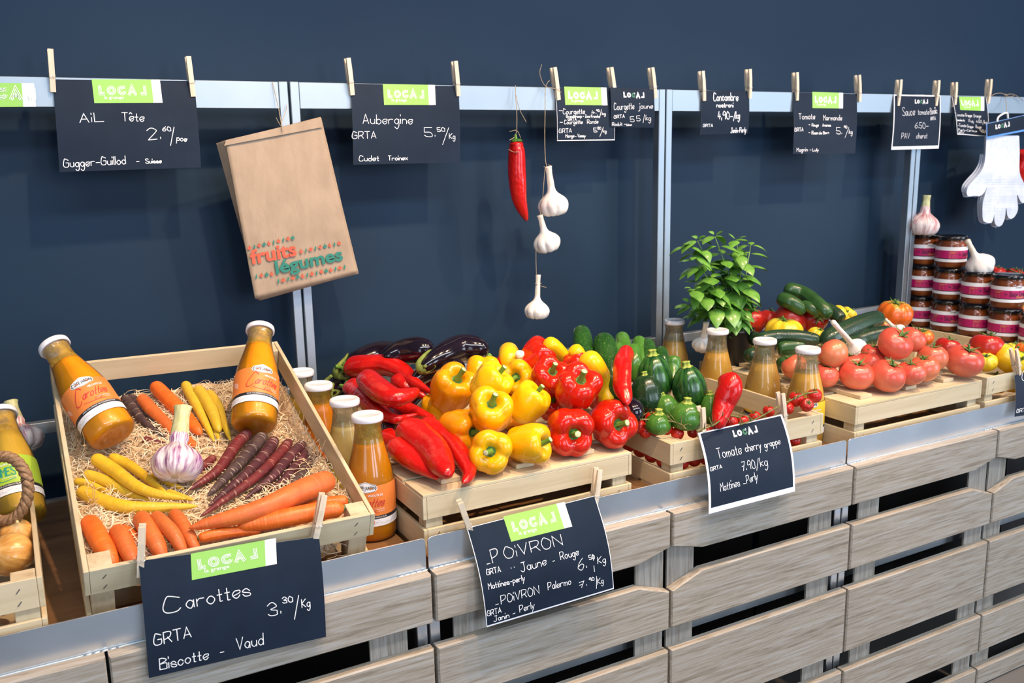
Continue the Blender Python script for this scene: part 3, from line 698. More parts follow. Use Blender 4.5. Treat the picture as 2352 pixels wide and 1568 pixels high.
for a in [
    (RP[2], 1238, 822, 1.075, 44, (.55, .75, .30), 'red bell pepper at the very top of the red pile, stem to the upper right', 1.1, 1.0),
    (RP[0], 1263, 868, 1.055, 46, (.18, .55, .82), 'red bell pepper in the second tier, left of the big one', .6, .92),
    (RP[1], 1326, 893, 1.045, 54, (.18, .62, .77), 'big red bell pepper on the second tier with a thick upright stem', .2, .95),
    (RP[1], 1306, 990, .972, 57, (.28, -.10, .95), 'front left red bell pepper, stem pointing at the viewer', .9, .92),
    (RP[0], 1403, 971, .974, 55, (.42, -.03, .91), 'front right red bell pepper at the corner of the crate', .3, .92),
    (RP[0], 1322, 836, 1.07, 30, (.85, .20, .45), 'small red bell pepper behind the big one, stem to the right', .3, .9),
    (RP[2], 1166, 842, 1.06, 30, (.2, .5, .6), 'red bell pepper peeping out between yellow ones at the back', .3, .9),
    (RP[0], 1262, 930, .99, 34, (.2, .5, .6), 'red bell pepper squeezed between the yellow and red piles', .3, .9),
    (RP[2], 1372, 905, 1.0, 32, (.2, -.5, -.6), 'red bell pepper just visible behind the front right one', .3, .9)]:
    pk(*a[:6], label=a[6], spin=a[7], sq=a[8], group='red bell peppers')
# long peppers
def longp(pts, rpx, label, stem=None, mat=None, prof=None, cat='pepper', name='long_pepper', group='long red peppers', f=None, jit=.07, squash=None, pos=aZ):
    P = [pos(*q) for q in pts]; r = rpx/ppm(P[0])
    pr = prof or [(0, 0), (.012, .45), (.04, .82), (.10, 1.0), (.25, 1.0), (.45, .92), (.65, .72), (.82, .46), (.93, .26), (.98, .15), (1, 0)]
    rt = empty(name, np.mean(P, 0)-[0, 0, r], label, cat, group); off = wloc(rt)
    V, Fc, UV = rootbody(P, [(a, b*r) for a, b in pr], 60, 26, mod=(lambda t, th: 1+.07*np.cos(3*th+2*t)*(1-t)), jit=jit, seed=hash_(label)); m = MB(); m.add(V, Fc, mat or dred, True, UV); m.obj('flesh', rt)
    if stem is not None:
        Q = pos(*stem); d = P[0]-P[1]; d /= np.linalg.norm(d); B = P[0]-d*r*.25
        m = MB(); V, Fc, UV = lathe([(0, .2), (.35, .22), (.62, .05), (.66, -.15), (.5, -.1), (0, -.1)], 20, 12, lambda s, th, r_, z: 1+.1*np.cos(5*th)); m.add(frame(P[0]-d*r*.05, axes(d))(V*r), Fc, calyx_m, True, UV); m.obj('calyx', rt)
        m = MB(); tube(m, [B, B*.5+Q*.5+d*r*.15, Q], [r*.26, r*.16, r*.17], stem_m, 12, 10); m.obj('stem', rt)
    return rt
def hash_(s): return sum((i+1)*ord(c) for i, c in enumerate(s)) % 9973
fat = [(0, 0), (.012, .5), (.05, .85), (.15, 1.0), (.35, 1.02), (.55, .98), (.75, .8), (.9, .55), (.97, .3), (1, 0)]
longp([(797, 846, 1.02), (838, 840, 1.035), (884, 838, 1.04), (925, 856, 1.03), (955, 880, 1.02), (994, 903, 1.01)], 25, 'arching long red pepper on top of the pile, green stem at left', stem=(771, 841, 1.03))
longp([(838, 866, 1.045), (862, 890, 1.04), (900, 912, 1.035), (934, 908, 1.035), (964, 895, 1.04)], 26, 'long red pepper with an upturned tip lying across the pile', prof=fat)
longp([(800, 888, 1.0), (828, 902, 1.0), (860, 938, .99), (905, 962, .985), (932, 958, .985), (960, 950, .99)], 24, 'long red pepper beside the bottle lids, pointed tip to the right', stem=(781, 885, 1.0))
longp([(885, 920, .99), (920, 935, .985), (960, 948, .98), (1001, 960, .975)], 20, 'long red pepper under the top ones, blunt tip toward the yellow peppers')
longp([(926, 985, .985), (955, 1000, .98), (990, 1035, .965), (1030, 1092, .955)], 36, 'broad crumpled long red pepper at the front of the pile', prof=fat, jit=.1)
longp([(968, 968, .985), (995, 985, .975), (1030, 1010, .96), (1062, 1052, .95), (1078, 1085, .94), (1064, 1110, .936)], 22, 'thin curved long red pepper bending down beside the front yellow one', prof=fat)
longp([(902, 1020, .965), (937, 1050, .955), (975, 1078, .945), (1006, 1100, .94)], 24, 'lowest long red pepper, lying on the crate edge by the bottle')
longp([(915, 868, 1.02), (930, 885, 1.01), (960, 905, .99), (985, 915, .98)], 20, 'long red pepper buried in the pile with only its shoulder showing', group='long red peppers')
longp([(885, 1000, .95), (905, 1015, .95), (940, 1030, .945), (970, 1040, .94)], 22, 'dark long red pepper tucked behind the front bottle')
longp([(968, 850, 1.02), (985, 870, 1.01), (1010, 885, 1.0), (1030, 900, .99)], 16, 'long red pepper tip poking out behind the big yellow pepper')
longp([(1440, 804, 1.10), (1430, 845, 1.08), (1431, 890, 1.05), (1442, 930, 1.025)], 21, 'wrinkled long red pepper standing among the courgettes', jit=.14, prof=[(0, 0), (.012, .5), (.05, .8), (.15, .9), (.35, 1.0), (.55, 1.0), (.75, .9), (.9, .6), (.97, .3), (1, 0)])
longp([(1672, 862, 1.045), (1676, 893, 1.02), (1662, 930, .985), (1648, 985, .94)], 27, 'glossy long red pepper standing in front of the bottles', jit=.08, prof=[(0, 0), (.015, .5), (.06, .82), (.18, 1.0), (.35, 1.0), (.55, .86), (.75, .74), (.9, .55), (.97, .25), (1, 0)])
# aubergines
aub = skin('aubergine skin', (.006, .003, .007), (.011, .005, .012), .12, .8, 10)
acal = skin('aubergine calyx', (.13, .18, .03), (.22, .28, .06), .6, 0, 60, bs=.3)
def oval(name, pts, rpx, prof, mat, label, cat, group, jit=.015, extra=None, nv=30, mod=None, pos=aZ):
    P = [pos(*q) for q in pts]; r = rpx/ppm(P[len(P)//2]); rt = empty(name, np.mean(P, 0)-[0, 0, r], label, cat, group)
    V, Fc, UV = rootbody(P, [(a, b*r) for a, b in prof], 44, nv, mod=mod, jit=jit, seed=hash_(label)); m = MB(); m.add(V, Fc, mat, True, UV); m.obj('flesh', rt)
    if extra: extra(rt, P, r)
    return rt
def aubcap(tips):
    def f(rt, P, r):
        d = P[0]-P[1]; d /= np.linalg.norm(d); A = axes(d); m = MB()
        V, Fc, UV = lathe([(0, .45), (.2, .42), (.34, .2), (.5, -.12), (.62, -.42), (.56, -.4), (.3, 0), (0, .1)], 40, 18, lambda s, th, r_, z: 1+.28*np.maximum(0, -z+.1)*np.cos(5*th), lambda s, th, r_, z: -.22*np.cos(5*th)*(z < 0))
        m.add(frame(P[0]-d*r*.22, A)(V*r), Fc, acal, True, UV); m.obj('calyx', rt)
        m = MB(); tube(m, [P[0]+d*r*.1]+[aZ(*q) for q in tips], [r*.25, r*.16, r*.12][:1+len(tips)] if len(tips) < 3 else [r*.25, r*.16, r*.12, r*.05], acal, 14, 8); m.obj('stalk', rt)
    return f
egg = [(0, 0), (.01, .3), (.06, .52), (.2, .74), (.45, .95), (.68, 1.0), (.85, .85), (.95, .55), (.99, .25), (1, 0)]
oval('aubergine', [(776, 862, 1.0), (825, 835, 1.02), (880, 820, 1.03), (942, 826, 1.03)], 38, egg, aub, 'aubergine at the left of the heap with its green stalk sticking up', 'aubergine', 'aubergines', extra=aubcap([(772, 848, 1.02), (792, 824, 1.04), (799, 812, 1.05)]))
oval('aubergine', [(880, 822, 1.06), (920, 808, 1.07), (958, 804, 1.075), (994, 808, 1.075)], 32, egg, aub, 'brownish aubergine behind, at the back of the heap', 'aubergine', 'aubergines')
oval('aubergine', [(966, 850, 1.05), (1010, 822, 1.07), (1060, 800, 1.08), (1123, 802, 1.08)], 33, egg, aub, 'large shiny aubergine at the right of the heap', 'aubergine', 'aubergines', extra=aubcap([(962, 832, 1.07), (985, 806, 1.09), (994, 806, 1.09)]))
oval('aubergine', [(945, 880, 1.02), (990, 850, 1.04), (1030, 842, 1.045), (1066, 846, 1.045)], 26, egg, aub, 'aubergine in front of the large shiny one, behind the yellow peppers', 'aubergine', 'aubergines')
oval('aubergine', [(750, 905, .965), (790, 880, .97), (830, 880, .97), (880, 890, .97)], 30, egg, aub, 'aubergine under the long red peppers, behind the orange bottle', 'aubergine', 'aubergines', extra=aubcap([(745, 880, .99), (762, 862, 1.01)]))
oval('aubergine', [(1385, 925, .985), (1410, 922, .985), (1440, 935, .98), (1465, 955, .975)], 30, egg, aub, 'black aubergine between the red peppers and the round courgette', 'aubergine', 'aubergines')
oval('aubergine', [(990, 880, .97), (940, 925, .965), (905, 960, .96), (890, 1000, .955)], 30, egg, aub, 'aubergine at the bottom of the heap, in the dark gap below the long peppers', 'aubergine', 'aubergines')
# courgettes
dg = skin('courgette skin', (.010, .055, .008), (.022, .095, .014), .25, .4, 14, speck=(.16, .30, .06)); mg = skin('light courgette skin', (.035, .14, .012), (.075, .22, .03), .28, .4, 16, speck=(.2, .34, .08))
yc = skin('yellow courgette skin', (.84, .50, .005), (.88, .58, .01), .25, .4, 14)
sdg = striped('striped round courgette', (.006, .045, .010), (.035, .14, .02), 9, .42, .62, .25, coat=.4)
cst = skin('courgette stalk', (.20, .34, .04), (.42, .45, .10), .6, .0, 60, bs=.4)
cyl = [(0, 0), (.01, .35), (.05, .75), (.15, .97), (.4, 1), (.7, .97), (.9, .85), (.97, .6), (1, 0)]
for pts, r, mt, lb, nm, g in [
    ([(1334, 752, 1.13), (1340, 790, 1.10), (1352, 850, 1.05), (1362, 880, 1.0)], 23, dg, 'dark green courgette standing tallest at the back', 'courgette', 'green courgettes'),
    ([(1384, 770, 1.12), (1396, 820, 1.08), (1412, 880, 1.03), (1420, 920, .98)], 27, dg, 'broad dark green courgette right of the yellow one', 'courgette', 'green courgettes'),
    ([(1428, 770, 1.10), (1432, 800, 1.08), (1436, 850, 1.04)], 18, mg, 'small light green courgette end above the standing red pepper', 'courgette', 'small green courgettes'),
    ([(1418, 791, 1.09), (1422, 820, 1.07), (1426, 860, 1.03)], 13, mg, 'small green courgette end just left of the standing red pepper', 'courgette', 'small green courgettes'),
    ([(1466, 776, 1.09), (1470, 800, 1.07), (1474, 850, 1.03)], 17, mg, 'small green courgette end at the back right of the light one', 'courgette', 'small green courgettes'),
    ([(1486, 785, 1.08), (1488, 812, 1.06), (1490, 860, 1.02)], 19, dg, 'dark green courgette end at the back near the bottle', 'courgette', 'small green courgettes'),
    ([(1453, 794, 1.08), (1457, 830, 1.05), (1462, 880, 1.0)], 18, mg, 'green courgette end right of the standing red pepper', 'courgette', 'small green courgettes'),
    ([(1515, 803, 1.06), (1520, 830, 1.04), (1522, 870, 1.0)], 18, dg, 'green courgette end behind the round courgettes', 'courgette', 'small green courgettes'),
    ([(1546, 816, 1.05), (1546, 845, 1.02), (1544, 890, .98)], 18, mg, 'light green courgette end between the tall round courgettes and bottle', 'courgette', 'small green courgettes'),
    ([(1255, 785, 1.12), (1275, 800, 1.10), (1310, 840, 1.05)], 19, yc, 'yellow courgette end behind the top red pepper', 'courgette', 'yellow courgettes'),
    ([(1316, 798, 1.11), (1328, 815, 1.09), (1345, 850, 1.05)], 18, yc, 'yellow courgette end at the back, left of the long one', 'courgette', 'yellow courgettes'),
    ([(1342, 812, 1.11), (1362, 840, 1.08), (1382, 880, 1.03), (1398, 930, .98)], 27, yc, 'long yellow courgette sloping down behind the red peppers', 'courgette', 'yellow courgettes'),
    ([(1168, 803, 1.09), (1170, 825, 1.08), (1176, 860, 1.04)], 24, yc, 'rounded yellow courgette end at the back above the yellow peppers', 'courgette', 'yellow courgettes')]:
    oval(nm, pts, r, cyl, mt, lb, 'courgette', g, jit=.01)
def roundc(px, py, z, rpx, hs, ax, label, mat, stalk=1.0, spin=0):
    P = aZ(px, py, z); r = rpx/ppm(P); A = axes(cdir(*ax), spin=spin); rt = empty('round_courgette', P-[0, 0, r*hs], label, 'courgette', 'round courgettes'); X = frame(P, A)
    V, Fc, UV = lathe([(0, -1.0), (.3, -.98), (.75, -.8), (.98, -.35), (.99, .05), (.86, .45), (.62, .78), (.36, .95), (.18, .99), (0, 1)], 48, 40, lambda s, th, r_, z_: 1+.018*np.cos(10*th)); V = V*[r, r, r*hs]
    m = MB(); m.add(X(V), Fc, mat, True, UV[:, [1, 0]][:, ::-1]); m.obj('flesh', rt)
    V, Fc, UV = lathe([(0, .0), (.36, -.02), (.24, .06), (.20, .22), (.24, .30), (.16, .33), (0, .32)], 40, 20, lambda s, th, r_, z_: 1+.14*np.cos(5*th)); V = V*r*stalk; V[:, 2] += r*hs*.965
    m = MB(); m.add(X(V), Fc, cst, True, UV); m.obj('stalk', rt); return rt
rdk = skin('round courgette skin', (.006, .028, .010), (.012, .045, .014), .3, .35, 12, speck=(.10, .18, .05))
roundc(1487, 908, .992, 41, 1.18, (-.15, .95, .1), 'dark round courgette beside the standing red pepper', rdk, .7)
roundc(1504, 866, 1.025, 41, 1.3, (-.12, .97, .15), 'large round courgette with a pale ribbed stalk, behind the dark one', sdg, 1.0)
roundc(1583, 888, 1.01, 40, 1.22, (-.16, .96, .15), 'tall pear shaped round courgette on top, right of the others', sdg, 1.0)
roundc(1576, 955, .965, 38, .85, (.05, .97, .2), 'low round courgette with a flat cut stalk behind the left peg', mg, 1.0)
roundc(1532, 940, .965, 30, 1.15, (-.3, .9, .1), 'round courgette in shadow between the dark one and the low one', mg, .8)
roundc(1632, 940, .965, 24, 1.5, (-.05, .98, .1), 'narrow light courgette beside the glossy long red pepper', mg, 1.1)
roundc(1512, 972, .95, 30, .8, (.0, .95, .25), 'round courgette with a frilly stalk just above the cherry tomatoes', mg, 1.2)
# tomatoes
sep = skin('tomato sepals', (.06, .13, .02), (.12, .22, .05), .55, 0, 60, bs=.3)
def tomato_proto(mat, seed, lobes=6, amp=.03, flat=.8, sepn=6, curl=1.0, stem=True):
    rr = random.Random(seed); ph = rr.uniform(0, 6.28)
    def mod(s, th, r, z):
        k = amp*(1.0 if z > 0 else .6); return 1-k*(1-np.abs(np.cos(lobes*(th-ph)/2)))*1.5+.015*np.sin(2*th+ph)
    prof = [(0, -.92), (.3, -.93), (.68, -.74), (.93, -.34), (1, .08), (.91, .5), (.68, .80), (.42, .90), (.22, .84), (.08, .74), (0, .73)]
    V, Fc, UV = lathe(prof, 48, 36, mod, lambda s, th, r, z: amp*.45*np.cos(lobes*(th-ph))*(r > .15)*(z > .6)); V[:, 2] *= flat
    m = MB(); m.add(V, Fc, mat, True, UV); out = [('flesh', m.mesh('flesh'), None)]; m = MB()
    for k in range(sepn):
        a = 2*np.pi*k/sepn+rr.uniform(-.2, .2); L = rr.uniform(.42, .62); c, s = math.cos(a), math.sin(a); up = rr.uniform(-.02, .30)*curl
        P = np.array([(0, 0, .80*flat), (c*L*.4, s*L*.4, (.93)*flat+up*.1), (c*L*.8, s*L*.8, .90*flat+up*.5), (c*L*1.1+s*.05, s*L*1.1-c*.05, .84*flat+up*1.4)]); P = crom(P, 9)
        w = np.interp(np.linspace(0, 1, 9), [0, .25, .7, 1], [.06, .075, .04, .005]); sd = np.array([-s, c, 0])
        V = np.vstack([P+sd*w[:, None], P+[0, 0, .025], P-sd*w[:, None]]); m.add(V, [[i, i+1, 10+i, 9+i] for i in range(8)]+[[9+i, 10+i, 19+i, 18+i] for i in range(8)], sep, True)
    b = rr.uniform(-.2, .2)
    if stem: tube(m, [(0, 0, .76*flat), (b*.3, .03, .98*flat), (b, .1, 1.18*flat)], [.08, .055, .07], sep, 8, 8)
    out.append(('calyx', m.mesh('calyx'), None)); return out
def toned(name, c1, c2, c3=None, ax='Z', lo=-.1, hi=.7):
    """tomato skin whose shoulder colour differs, in the fruit's own frame"""
    m, n, l, b = newmat(name); ge = n.new('ShaderNodeTexCoord'); sx = n.new('ShaderNodeSeparateXYZ'); l.new(ge.outputs['Object'], sx.inputs[0])
    ad = n.new('ShaderNodeMath'); ad.operation = 'MULTIPLY_ADD'; l.new(noi(n, l, ge.outputs['Object'], 1.6, 3), ad.inputs[0]); ad.inputs[1].default_value = .9; l.new(sx.outputs[2], ad.inputs[2])
    mr = n.new('ShaderNodeMapRange'); mr.inputs[1].default_value = lo+.45; mr.inputs[2].default_value = hi+.45; l.new(ad.outputs[0], mr.inputs[0])
    l.new(ramp(n, l, mr.outputs[0], [(0, c1), (.8, c2), (1, c3 or c2)]), b.inputs['Base Color']); setp(b, rough=.3, coat=.22, croug=.2); MATS[name] = m; return m
pink = toned('pink tomato skin', (.72, .17, .09), (.64, .085, .05)); rose = toned('salmon tomato skin', (.72, .21, .09), (.66, .12, .06)); tred = toned('red tomato skin', (.52, .035, .012), (.46, .014, .008))
ytom = toned('yellow ribbed tomato skin', (.82, .50, .01), (.80, .60, .03), (.60, .62, .05)); otom = toned('orange ribbed tomato skin', (.66, .11, .008), (.68, .14, .010), (.46, .36, .04)); ctom = toned('cherry tomato skin', (.56, .022, .008), (.50, .012, .006))
TP = [tomato_proto(pink, 1, 5, .02), tomato_proto(pink, 2, 6, .02, .85), tomato_proto(rose, 3, 5, .02, .86)]; TR = [tomato_proto(tred, 4, 6, .018, .85), tomato_proto(tred, 5, 7, .022, .8)]
TY = [tomato_proto(ytom, 6, 9, .06, .72, 5, .4), tomato_proto(ytom, 7, 8, .055, .8, 5, .4)]; TO_ = [tomato_proto(otom, 8, 10, .06, .75, 5, .5)]; TC = [tomato_proto(ctom, 9, 4, .0, .98, 5, .9), tomato_proto(ctom, 10, 4, .0, .96, 5, .6)]
def tk(proto, px, py, z, rpx, ax, label, group, name='tomato', spin=0, pos=aZ):
    P = pos(px, py, z); r = rpx/ppm(P); return place(proto, name, P, axes(cdir(*ax), spin=spin), (r, r, r), label, 'tomato', group, base=r*.8)
pg = 'pink round tomatoes on the crate deck'; rg = 'red tomatoes at the back'; yg = 'yellow ribbed tomatoes'
for a in [
    (TP[0], 1893, 862, .965, 33, (.1, .9, .3), 'pink tomato half hidden behind the front right bottle', pg), (TP[2], 1914, 813, 1.02, 35, (-.5, .6, -.5), 'salmon tomato on top of two others, just right of the front bottle lid', pg),
    (TP[0], 1967, 862, .966, 40, (.05, .9, .35), 'front pink tomato on the left wooden batten', pg), (TP[1], 2038, 864, .964, 41, (.25, .85, .45), 'front pink tomato in the middle, largest of the lower row', pg),
    (TP[0], 2092, 857, .966, 33, (-.1, .9, .3), 'pink tomato behind the middle front one', pg), (TP[2], 2122, 847, .966, 34, (-.15, .92, .3), 'salmon tomato fourth along the lower row, before the right batten', pg),
    (TP[0], 2055, 790, 1.035, 41, (.38, .72, .55), 'big pink tomato crowning the pile, stem to the right', pg), (TP[1], 2094, 780, 1.03, 32, (.5, .8, .1), 'pink tomato behind the crowning one', pg),
    (TP[2], 2142, 822, .985, 34, (.0, .95, .2), 'salmon tomato at the back right of the pile', pg), (TP[1], 2000, 835, .975, 36, (-.2, .9, .2), 'pink tomato in shadow between the two front ones', pg),
    (TP[0], 2003, 812, 1.0, 26, (.1, .9, .3), 'pink tomato with dry vine behind the front row', pg), (TP[2], 1824, 842, .965, 30, (-.5, .8, -.2), 'salmon tomato behind the front bottle neck, left side', pg),
    (TP[0], 1955, 838, .975, 30, (-.1, .95, .1), 'pink tomato behind the front left one with its stalk upright', pg), (TP[0], 2214, 829, .97, 43, (.15, .82, .5), 'pink tomato alone on the right batten', pg),
    (TR[1], 2176, 800, .985, 30, (.2, .9, .2), 'red ribbed tomato behind the lone pink one', rg),
    (TR[1], 2266, 798, .965, 39, (.1, .95, .1), 'red tomato at the left of the yellow tomato crate', rg),
    (TY[1], 2265, 832, .935, 25, (-.2, .8, .4), 'small yellow tomato peeping over the crate corner', yg), (TY[0], 2318, 826, .935, 42, (.5, .8, .2), 'big yellow ribbed tomato behind the peg', yg),
    (TY[0], 2350, 838, .93, 28, (-.4, .8, .4), 'yellow ribbed tomato cut by the right edge of the photo', yg), (TY[1], 2332, 806, .93, 24, (0, .9, .2), 'yellow tomato behind the big ribbed one', yg),
    (TO_[0], 2354, 803, .95, 22, (0, .9, .2), 'orange tomato at the right edge over the yellow ones', yg),
    (TY[1], 2285, 880, .86, 30, (0, .9, .2), 'yellow tomato seen through the crate slot, left', yg), (TY[0], 2325, 878, .86, 32, (0, .9, .2), 'yellow tomato seen through the crate slot, beside the sign', yg),
    (TR[0], 1724, 737, 1.01, 35, (.1, .93, .25), 'dark red tomato beside the basil', rg), (TR[1], 1768, 733, 1.01, 27, (.15, .95, .1), 'red tomato behind the dark red one', rg),
    (TR[0], 1816, 733, 1.025, 38, (.6, .62, .3), 'large red tomato in the middle of the back row', rg), (TR[1], 1870, 731, 1.025, 33, (.15, .05, .95), 'red tomato showing its stalk end, back row right', rg),
    (TY[0], 1800, 762, .995, 44, (.0, .93, .25), 'wide yellow ribbed tomato lying behind the long cucumber', yg), (TY[1], 1698, 798, .965, 38, (.45, .25, .85), 'yellow ribbed tomato facing right beside the second bottle', yg),
    (TY[0], 1928, 728, 1.03, 29, (.8, .45, .2), 'yellow ribbed tomato at the back above the white garlic', yg), (TY[1], 1948, 722, 1.03, 20, (.5, .75, .2), 'small yellow ribbed tomato at the back, right of its neighbour', yg), (TY[1], 1876, 770, .99, 22, (.3, .8, .4), 'yellow tomato between the crossed cucumbers', yg),
    (TO_[0], 2055, 722, 1.03, 41, (.02, .93, .32), 'big orange ribbed tomato with a green patch, at the back', 'orange ribbed tomatoes'), (TO_[0], 2026, 750, 1.0, 24, (.0, .93, .32), 'small orange tomato under the big ribbed one', 'orange ribbed tomatoes'), (TO_[0], 2118, 776, .99, 26, (-.1, .93, .32), 'orange and green tomato behind the pink pile', 'orange ribbed tomatoes')]:
    tk(*a[:7], group=a[7], spin=hash_(a[6]) % 7)
# cucumbers
ccm, n_, l_, b_ = newmat('cucumber skin'); v_ = coords(n_, l_, 'UV', (1, 10, 1)); o_ = coords(n_, l_)
c_ = ramp(n_, l_, noi(n_, l_, v_, 2, 3), [(.4, (.010, .035, .016)), (.65, (.022, .065, .022))]); l_.new(c_, b_.inputs['Base Color']); setp(b_, rough=.32, coat=.25)
vo = n_.new('ShaderNodeTexVoronoi'); vo.inputs['Scale'].default_value = 130; l_.new(o_, vo.inputs['Vector']); bump(n_, l_, b_, ramp(n_, l_, vo.outputs['Distance'], [(0, (1, 1, 1)), (.28, (0, 0, 0))]), .7, .0015)
cul = skin('light cucumber skin', (.022, .075, .016), (.04, .11, .026), .3, .3, 20)
for pts, r, mt, lb in [
    ([(1735, 782, 1.005), (1780, 774, 1.01), (1830, 774, 1.01), (1885, 782, 1.0)], 17, ccm, 'long dark cucumber lying level behind the bottle lids'),
    ([(1722, 776, .99), (1735, 778, 1.0), (1760, 790, 1.0)], 17, ccm, 'dark cucumber end beside the yellow tomato, above the second bottle'),
    ([(1890, 785, 1.0), (1930, 765, 1.015), (1975, 745, 1.03), (2025, 728, 1.04)], 23, ccm, 'thick warty cucumber rising to the right'),
    ([(1925, 805, .975), (1965, 785, .985), (2010, 770, 1.0), (2052, 762, 1.01)], 21, ccm, 'warty cucumber lying under the thick one'),
    ([(1716, 818, .97), (1740, 812, .97), (1770, 806, .975)], 17, ccm, 'cucumber seen end on left of the third bottle neck'),
    ([(1783, 802, .975), (1810, 798, .98), (1850, 798, .98)], 20, cul, 'light tipped cucumber between the two right bottle necks'),
    ([(1790, 838, .955), (1815, 832, .955), (1840, 828, .955)], 17, cul, 'lowest cucumber between the two right bottles'),
    ([(1800, 661, 1.12), (1845, 676, 1.10), (1880, 702, 1.075), (1908, 728, 1.045)], 19, cul, 'long lighter cucumber slanting at the very back'),
    ([(1787, 684, 1.095), (1815, 694, 1.085), (1850, 716, 1.055)], 17, cul, 'cucumber slanting at the back, left of the long lighter one'),
    ([(1840, 700, 1.075), (1860, 706, 1.07), (1885, 722, 1.05)], 13, cul, 'small cucumber wedged under the long lighter one'),
    ([(1885, 706, 1.06), (1910, 716, 1.05), (1935, 735, 1.03)], 17, ccm, 'dark cucumber end behind the yellow ribbed tomato')]:
    oval('cucumber', pts, r, cyl, mt, lb, 'cucumber', 'cucumbers', jit=.008, mod=lambda t, th: 1+.02*np.cos(8*th))
# cherry tomatoes
cg = 'cherry tomatoes in the crate'
ct = [(1498, 962, .948, 17, 'front cherry tomato of the left cluster, sitting highest'), (1503, 985, .932, 16, 'cherry tomato under the highest one of the left cluster'), (1468, 980, .935, 16, 'leftmost cherry tomato, beside the red bell pepper'), (1531, 984, .935, 15, 'cherry tomato right of the left cluster'), (1556, 996, .925, 15, 'cherry tomato low behind the crate edge, left of the left peg'), (1483, 992, .925, 15, 'cherry tomato in the shade of the left cluster'),
      (1828, 917, .952, 18, 'cherry tomato at the right corner, left one of three'), (1871, 909, .952, 17, 'rightmost cherry tomato in front of the bottle'), (1852, 930, .945, 16, 'cherry tomato hanging over the crate corner post'), (1810, 938, .935, 14, 'cherry tomato just right of the right peg'), (1765, 945, .930, 14, 'cherry tomato just left of the right peg'), (1734, 958, .928, 14, 'cherry tomato behind the top edge of the price sign, right part'),
      (1705, 968, .924, 15, 'cherry tomato behind the top edge of the price sign, middle right'), (1678, 970, .93, 17, 'cherry tomato at the foot of the glossy long red pepper'), (1652, 982, .924, 15, 'cherry tomato behind the top edge of the price sign, middle left'), (1628, 990, .924, 13, 'cherry tomato beside the left peg, right side'), (1592, 992, .924, 14, 'cherry tomato beside the left peg, left side'), (1475, 968, .93, 13, 'small cherry tomato behind the leftmost one')]
for i, (x, y, z, r, lb) in enumerate(ct):
    tk(TC[i % 2], x, y, z, r, (random.uniform(-.4, .4), .8, .2) if i not in (1, 3, 8) else (.1, .4, .8), lb, cg, 'cherry_tomato')
Xc = rotX((1.223, CY, SH), -1.0); wl = ['first', 'second', 'third', 'fourth', 'fifth', 'sixth', 'seventh', 'eighth', 'ninth', 'tenth', 'eleventh', 'twelfth', 'thirteenth']
for i in range(11):
    P = Xc(np.array([[.055+.034*i, .028, .06+.004*math.sin(3*i)]]))[0]
    place(TC[i % 2], 'cherry_tomato', P, axes((.2*math.sin(i), -.5, .6)), (.0165,)*3, 'cherry tomato seen through the slot of its crate, %s from the left' % wl[i], 'tomato', cg, base=.0165)
for i in range(4):
    P = Xc(np.array([[.028, .06+.045*i, .058]]))[0]
    place(TC[i % 2], 'cherry_tomato', P, axes((-.5, .1*i, .6)), (.0165,)*3, 'cherry tomato seen through the left side slot of its crate, %s from the front' % wl[i], 'tomato', cg, base=.0165)
vine_m = skin('vine stalk', (.10, .12, .03), (.22, .20, .07), .7, 0, 60, bs=.3)
def vine(pts, r, label, offs=(), group='tomato vines'):
    m = MB(); P = [aZ(*q) for q in pts]; tube(m, P, r, vine_m, None, 8)
    rr = random.Random(hash_(label)); Q = crom(P, 24)
    for k in range(len(offs)): i, dx, dy, dz = offs[k]; q = Q[i]; tube(m, [q, q+np.array([dx*.6, dy*.6, dz*.4+.004]), q+np.array([dx, dy, dz])], [r*.7, r*.55, r*.35], vine_m, 8, 6)
    o = m.obj('tomato_vine'); return tag(o, label, 'vine', group)
def rnd_offs(n, s, sc=.02): rr = random.Random(s); return [(rr.randrange(24), rr.uniform(-sc, sc), rr.uniform(-sc, sc), rr.uniform(-sc*.2, sc)) for _ in range(n)]
vine([(1800, 926, .965), (1825, 915, .972), (1850, 904, .975), (1878, 899, .975)], .0022, 'brown green vine carrying the three cherry tomatoes by the bottle', rnd_offs(5, 1, .014))
vine([(1440, 965, .965), (1480, 963, .962), (1530, 966, .96), (1560, 972, .957), (1575, 985, .95)], .0018, 'dry curly vine on the left cherry tomatoes', rnd_offs(16, 2, .022))
vine([(1600, 990, .95), (1640, 975, .955), (1670, 955, .965), (1700, 958, .96)], .002, 'dry vine around the foot of the glossy long red pepper', rnd_offs(10, 3, .02))
vine([(1700, 975, .94), (1740, 960, .945), (1790, 932, .96)], .0018, 'vine running behind the right peg of the cherry tomato sign', rnd_offs(8, 4, .018))
vine([(2290, 618, 1.10), (2320, 620, 1.10), (2345, 632, 1.10)], .003, 'green vine on the tomatoes behind the sauce jars', rnd_offs(5, 5, .03))
